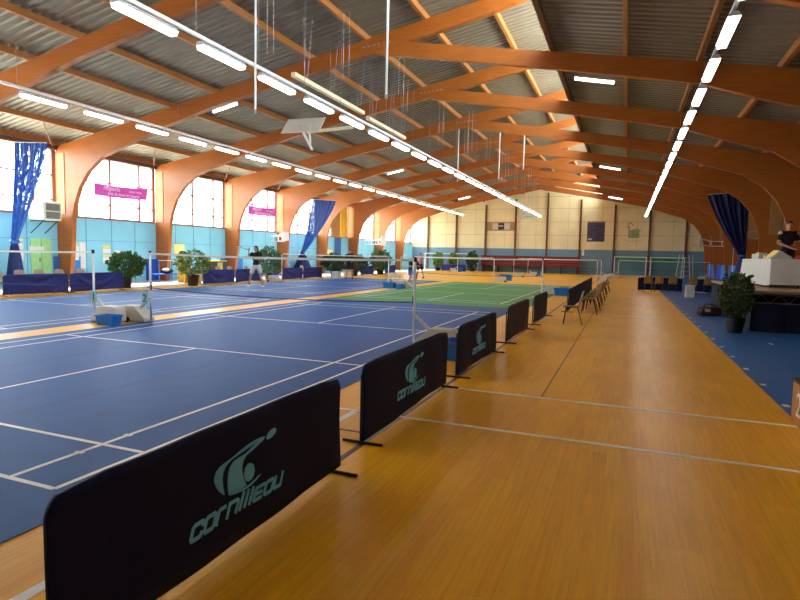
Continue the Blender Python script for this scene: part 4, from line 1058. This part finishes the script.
# ------------------------------------------------------------------ people
def person(label, loc, rz, J, shirt, short, shoes, hair, sleeve=.6, leg_cover=.45, scale=1., long_hair=False, fine=.012, lean=0.):
    r = thing('person', label, 'person', loc, rz)
    b = MB(); V = Vector; s = scale
    J = {k: V(v)*s for k, v in J.items()}
    pel, che, nec, hea = J['pelvis'], J['chest'], J['neck'], J['head']
    b.ell(pel, (.155*s, .105*s, .12*s)); b.cap(pel, .115*s, (pel+che)/2, .11*s); b.cap((pel+che)/2, .11*s, che, .125*s); b.ell(che, (.17*s, .11*s, .16*s))
    b.cap(che+V((0,0,.1))*s, .075*s, nec, .055*s); b.cap(nec, .052*s, hea-V((0,0,.06))*s, .05*s)
    b.ell(hea, (.073*s, .092*s, .112*s)); fd = V(J['face']).normalized() if 'face' in J else V((0,-1,0))
    sd = fd.cross(V((0,0,1))).normalized()
    b.ell(hea+fd*.02*s-V((0,0,.06))*s, (.052*s, .06*s, .06*s)); b.cap(hea+fd*.08*s+V((0,0,.015))*s, .011*s, hea+fd*.105*s-V((0,0,.02))*s, .015*s, 8)
    for q in (-1, 1): b.ell(hea+sd*q*.074*s, (.014*s, .022*s, .034*s))
    for q in ('l', 'r'):
        hp, kn, an, sh, el, wr_ = [J[k+q] for k in ('hip', 'knee', 'ank', 'sho', 'elb', 'wri')]
        b.cap(hp, .088*s, kn, .056*s); b.cap(kn, .055*s, kn*.65+an*.35, .056*s); b.cap(kn*.65+an*.35, .056*s, an, .036*s)
        b.cap(an, .04*s, an+V((0, -.12, -.045))*s, .03*s)
        b.cap(che+V((0,0,.09))*s, .07*s, sh, .062*s); b.cap(sh, .056*s, el, .04*s); b.cap(el, .041*s, wr_, .027*s)
        hd = (wr_-el).normalized()
        pu = hd.cross(V((0, 0, 1)))
        pu = pu.normalized() if pu.length > .1 else V((1, 0, 0)); pn = hd.cross(pu).normalized()
        b.cap(wr_, .026*s, wr_+hd*.07*s, .03*s)
        for k in range(4):
            o_ = wr_+hd*.075*s+pu*(k-1.5)*.019*s; ln_ = (.062, .074, .07, .052)[k]*s
            m_ = o_+hd*ln_*.55; b.cap(o_, .0095*s, m_, .009*s, 6); b.cap(m_, .009*s, m_+(hd*.6-pn*.8).normalized()*ln_*.55, .008*s, 6)
        th_ = wr_+hd*.025*s+pu*.03*s; t2 = th_+(hd*.7+pu*.7)*.036*s; b.cap(th_, .012*s, t2, .01*s, 6); b.cap(t2, .01*s, t2+(hd-pn*.5)*.022*s, .009*s, 6)
    b.build('body', 'skin', r, remesh=fine*s)
    c = MB(); c.ell(pel+V((0,0,.04))*s, (.165*s, .12*s, .1*s)); c.cap(pel+V((0,0,.06))*s, .128*s, (pel+che)/2, .124*s); c.cap((pel+che)/2, .124*s, che, .14*s); c.ell(che, (.185*s, .125*s, .17*s))
    c.cap(che+V((0,0,.12))*s, .08*s, nec-V((0,0,.01))*s, .062*s)
    for q in ('l', 'r'):
        sh, el = J['sho'+q], J['elb'+q]; c.cap(che+V((0,0,.09))*s, .085*s, sh, .075*s); c.cap(sh, .072*s, sh+(el-sh)*sleeve, .062*s)
    c.build('shirt', shirt, r, remesh=.016*s)
    c = MB(); c.ell(pel-V((0,0,.02))*s, (.172*s, .125*s, .13*s))
    for q in ('l', 'r'):
        hp, kn, an = J['hip'+q], J['knee'+q], J['ank'+q]
        if leg_cover <= 1: c.cap(hp, .108*s, hp+(kn-hp)*leg_cover*1.4, .1*s)
        else: c.cap(hp, .105*s, kn, .075*s); c.cap(kn, .075*s, an, .058*s)
    c.build('shorts' if leg_cover <= 1 else 'trousers', short, r, remesh=.016*s)
    for q in ('l', 'r'):
        an = J['ank'+q]
        MB().ell(an+V((0, -.06, -.045))*s, (.05*s, .135*s, .045*s), 14, 8).build('shoe', shoes, r, smooth=True)
    h = MB(); h.ell(hea-fd*.018*s+V((0,0,.03))*s, (.082*s, .092*s, .1*s)); h.ell(hea+fd*.03*s+V((0,0,.088))*s, (.068*s, .06*s, .032*s))
    if long_hair: h.cap(hea-fd*.08*s, .05*s, hea-fd*.13*s-V((0,0,.16))*s, .025*s)
    h.build('hair', hair, r, remesh=.012*s)
    for q in (-1, 1):
        MB().ell(hea+fd*.084*s+sd*q*.03*s+V((0,0,.01))*s, (.011*s, .009*s, .008*s), 8, 6).build('eye', 'ink', r, smooth=True)
    MB().ell(hea+fd*.092*s-V((0,0,.055))*s, (.022*s, .01*s, .007*s), 8, 6).build('mouth', 'lips', r, smooth=True)
    return r
STD = dict(pelvis=(0,0,.95), chest=(0,0,1.28), neck=(0,0,1.49), head=(0,-.02,1.64), hipl=(.09,0,.92), hipr=(-.09,0,.92), kneel=(.11,-.02,.5), kneer=(-.11,-.02,.5), ankl=(.12,0,.09), ankr=(-.12,0,.09),
           shol=(.18,0,1.42), shor=(-.18,0,1.42), elbl=(.26,.02,1.15), elbr=(-.26,.02,1.15), wril=(.24,-.15,.95), wrir=(-.24,-.15,.95), face=(0,-1,0))
def pose(**k): d = dict(STD); d.update(k); return d
def racket(label, loc, d, up_):
    r = thing('badminton_racket', label, 'racket', loc)
    d = Vector(d).normalized(); u = Vector(up_).normalized(); n_ = d.cross(u).normalized()
    MB().tube([d*-.07, d*.12], .015, 7).build('grip', 'black_rubber', r); MB().tube([d*.12, d*.44], .006, 6).build('shaft', 'steel_dark', r)
    MB().tube([d*(.56+.13*cos(a))+n_*.1*sin(a) for a in [i*2*pi/18 for i in range(19)]], .009, 5, False).build('head_frame', 'steel_dark', r)
    m = MB()
    for k in range(-4, 5):
        x = k*.022; hh = .12*sqrt(max(0, 1-(x/.1)**2)); m.tube([d*(.56-hh)+n_*x, d*(.56+hh)+n_*x], .0015, 3); yy = k*.028; ww = .1*sqrt(max(0, 1-(yy/.13)**2)); m.tube([d*(.56+yy)-n_*ww, d*(.56+yy)+n_*ww], .0015, 3)
    m.build('strings', 'paint_white', r)
# woman in white shorts, seen from the back-left, legs apart
person('person in black shirt and white shorts standing with legs apart on the blue mat', (-12.0, 18.5, .006), .35,
       pose(ankl=(.3,0,.09), ankr=(-.3,0,.09), kneel=(.22,-.05,.5), kneer=(-.22,-.05,.5), pelvis=(0,0,.93), hipl=(.1,0,.9), hipr=(-.1,0,.9), elbl=(.25,-.1,1.18), wril=(.05,-.24,1.2), elbr=(-.3,-.1,1.3), wrir=(-.24,-.2,1.55), face=(-.5,-.8,0)),
       'shirt_black', 'shorts_white', 'shoe_white', 'hair_dark', scale=1.06, long_hair=True)
racket('dark racket raised at the shoulder of the player in white shorts', (-12.27, 18.2, 1.7), (-.05, -.9, .2), (0, 1, .2))
person('person in black shirt and dark shorts standing on the blue mat below the windows', (-12.85, 29.4, .006), .2,
       pose(ankl=(.2,0,.09), ankr=(-.2,0,.09), kneel=(.16,-.03,.5), kneer=(-.15,-.03,.5), elbl=(.27,-.05,1.16), wril=(.2,-.22,1.05)),
       'shirt_black', 'shorts_dark', 'shoe_black', 'hair_dark', scale=1.07)
person('person in dark clothes half hidden behind the near net post', (-7.0, 25.2, .006), .8,
       pose(pelvis=(0,.1,.8), hipl=(.1,.1,.78), hipr=(-.1,.1,.78), chest=(0,-.1,1.08), neck=(0,-.2,1.24), head=(0,-.26,1.37), kneel=(.16,-.15,.46), kneer=(-.16,-.15,.46), ankl=(.2,.05,.09), ankr=(-.2,.05,.09), shol=(.18,-.14,1.2), shor=(-.18,-.14,1.2), elbl=(.27,-.25,.98), elbr=(-.27,-.25,.98), wril=(.15,-.45,1.0), wrir=(-.15,-.45,1.0)),
       'shirt_navy', 'pad_blue', 'shoe_white', 'hair_dark', scale=1.03)
person('person in pink top raising a racket behind the near net post', (-9.95, 34.6, 0), -.3,
       pose(elbl=(.34,-.1,1.55), wril=(.3,-.15,1.8), ankl=(.22,.1,.09), ankr=(-.2,-.1,.09), kneel=(.17,0,.5), kneer=(-.15,-.1,.5)),
       'shirt_pink', 'shorts_dark', 'shoe_black', 'hair_dark', scale=1.0)
racket('dark racket held up by the player in pink', (-9.62, 34.36, 1.92), (.25, 0, .9), (0, 1, 0))
# man at the table on the stage
person('man in navy shirt with light shoulders standing at the white table on the stage', (8.05, 17.95, .97), .25,
       pose(elbl=(.27,-.05,1.14), wril=(.02,-.28,1.08), elbr=(-.27,-.05,1.14), wrir=(-.02,-.26,1.0), head=(-.01,-.05,1.63), face=(-.35,-.9,-.25)),
       'shirt_navy', 'trousers_navy', 'shoe_black', 'hair_dark', scale=1.1, leg_cover=2, fine=.009)
man = [o for o in C.objects if o.name.startswith('person')][-1] if False else max((o for o in C.objects if o.get('category') == 'person'), key=lambda o: o.location.x)
for q in (-1, 1):
    MB().ell((q*.222, .0, 1.55), (.066, .082, .085), 14, 9).build('shoulder_panel', 'shoulder_pale', man, smooth=True)

# ------------------------------------------------------------------ world + view
wd = bpy.data.worlds.new('world'); SC.world = wd; wd.use_nodes = True
bgd = wd.node_tree.nodes['Background']
bgd.inputs[0].default_value = (.86, .94, 1.0, 1); bgd.inputs[1].default_value = 9.0
sun = bpy.data.lights.new('sun', 'SUN'); sun.energy = 40; sun.angle = .012; sun.color = (1, .97, .9)
so = bpy.data.objects.new('sun', sun); C.objects.link(so); so.location = (-60, -40, 60)
el, az = radians(60), radians(-1)
so.rotation_euler = Vector((cos(el)*cos(az), cos(el)*sin(az), -sin(el))).to_track_quat('-Z', 'Y').to_euler()
SC.view_settings.view_transform = 'Standard'; SC.view_settings.look = 'None'; SC.view_settings.gamma = 1
SC.view_settings.use_curve_mapping = False
SC.view_settings.exposure = 0.68
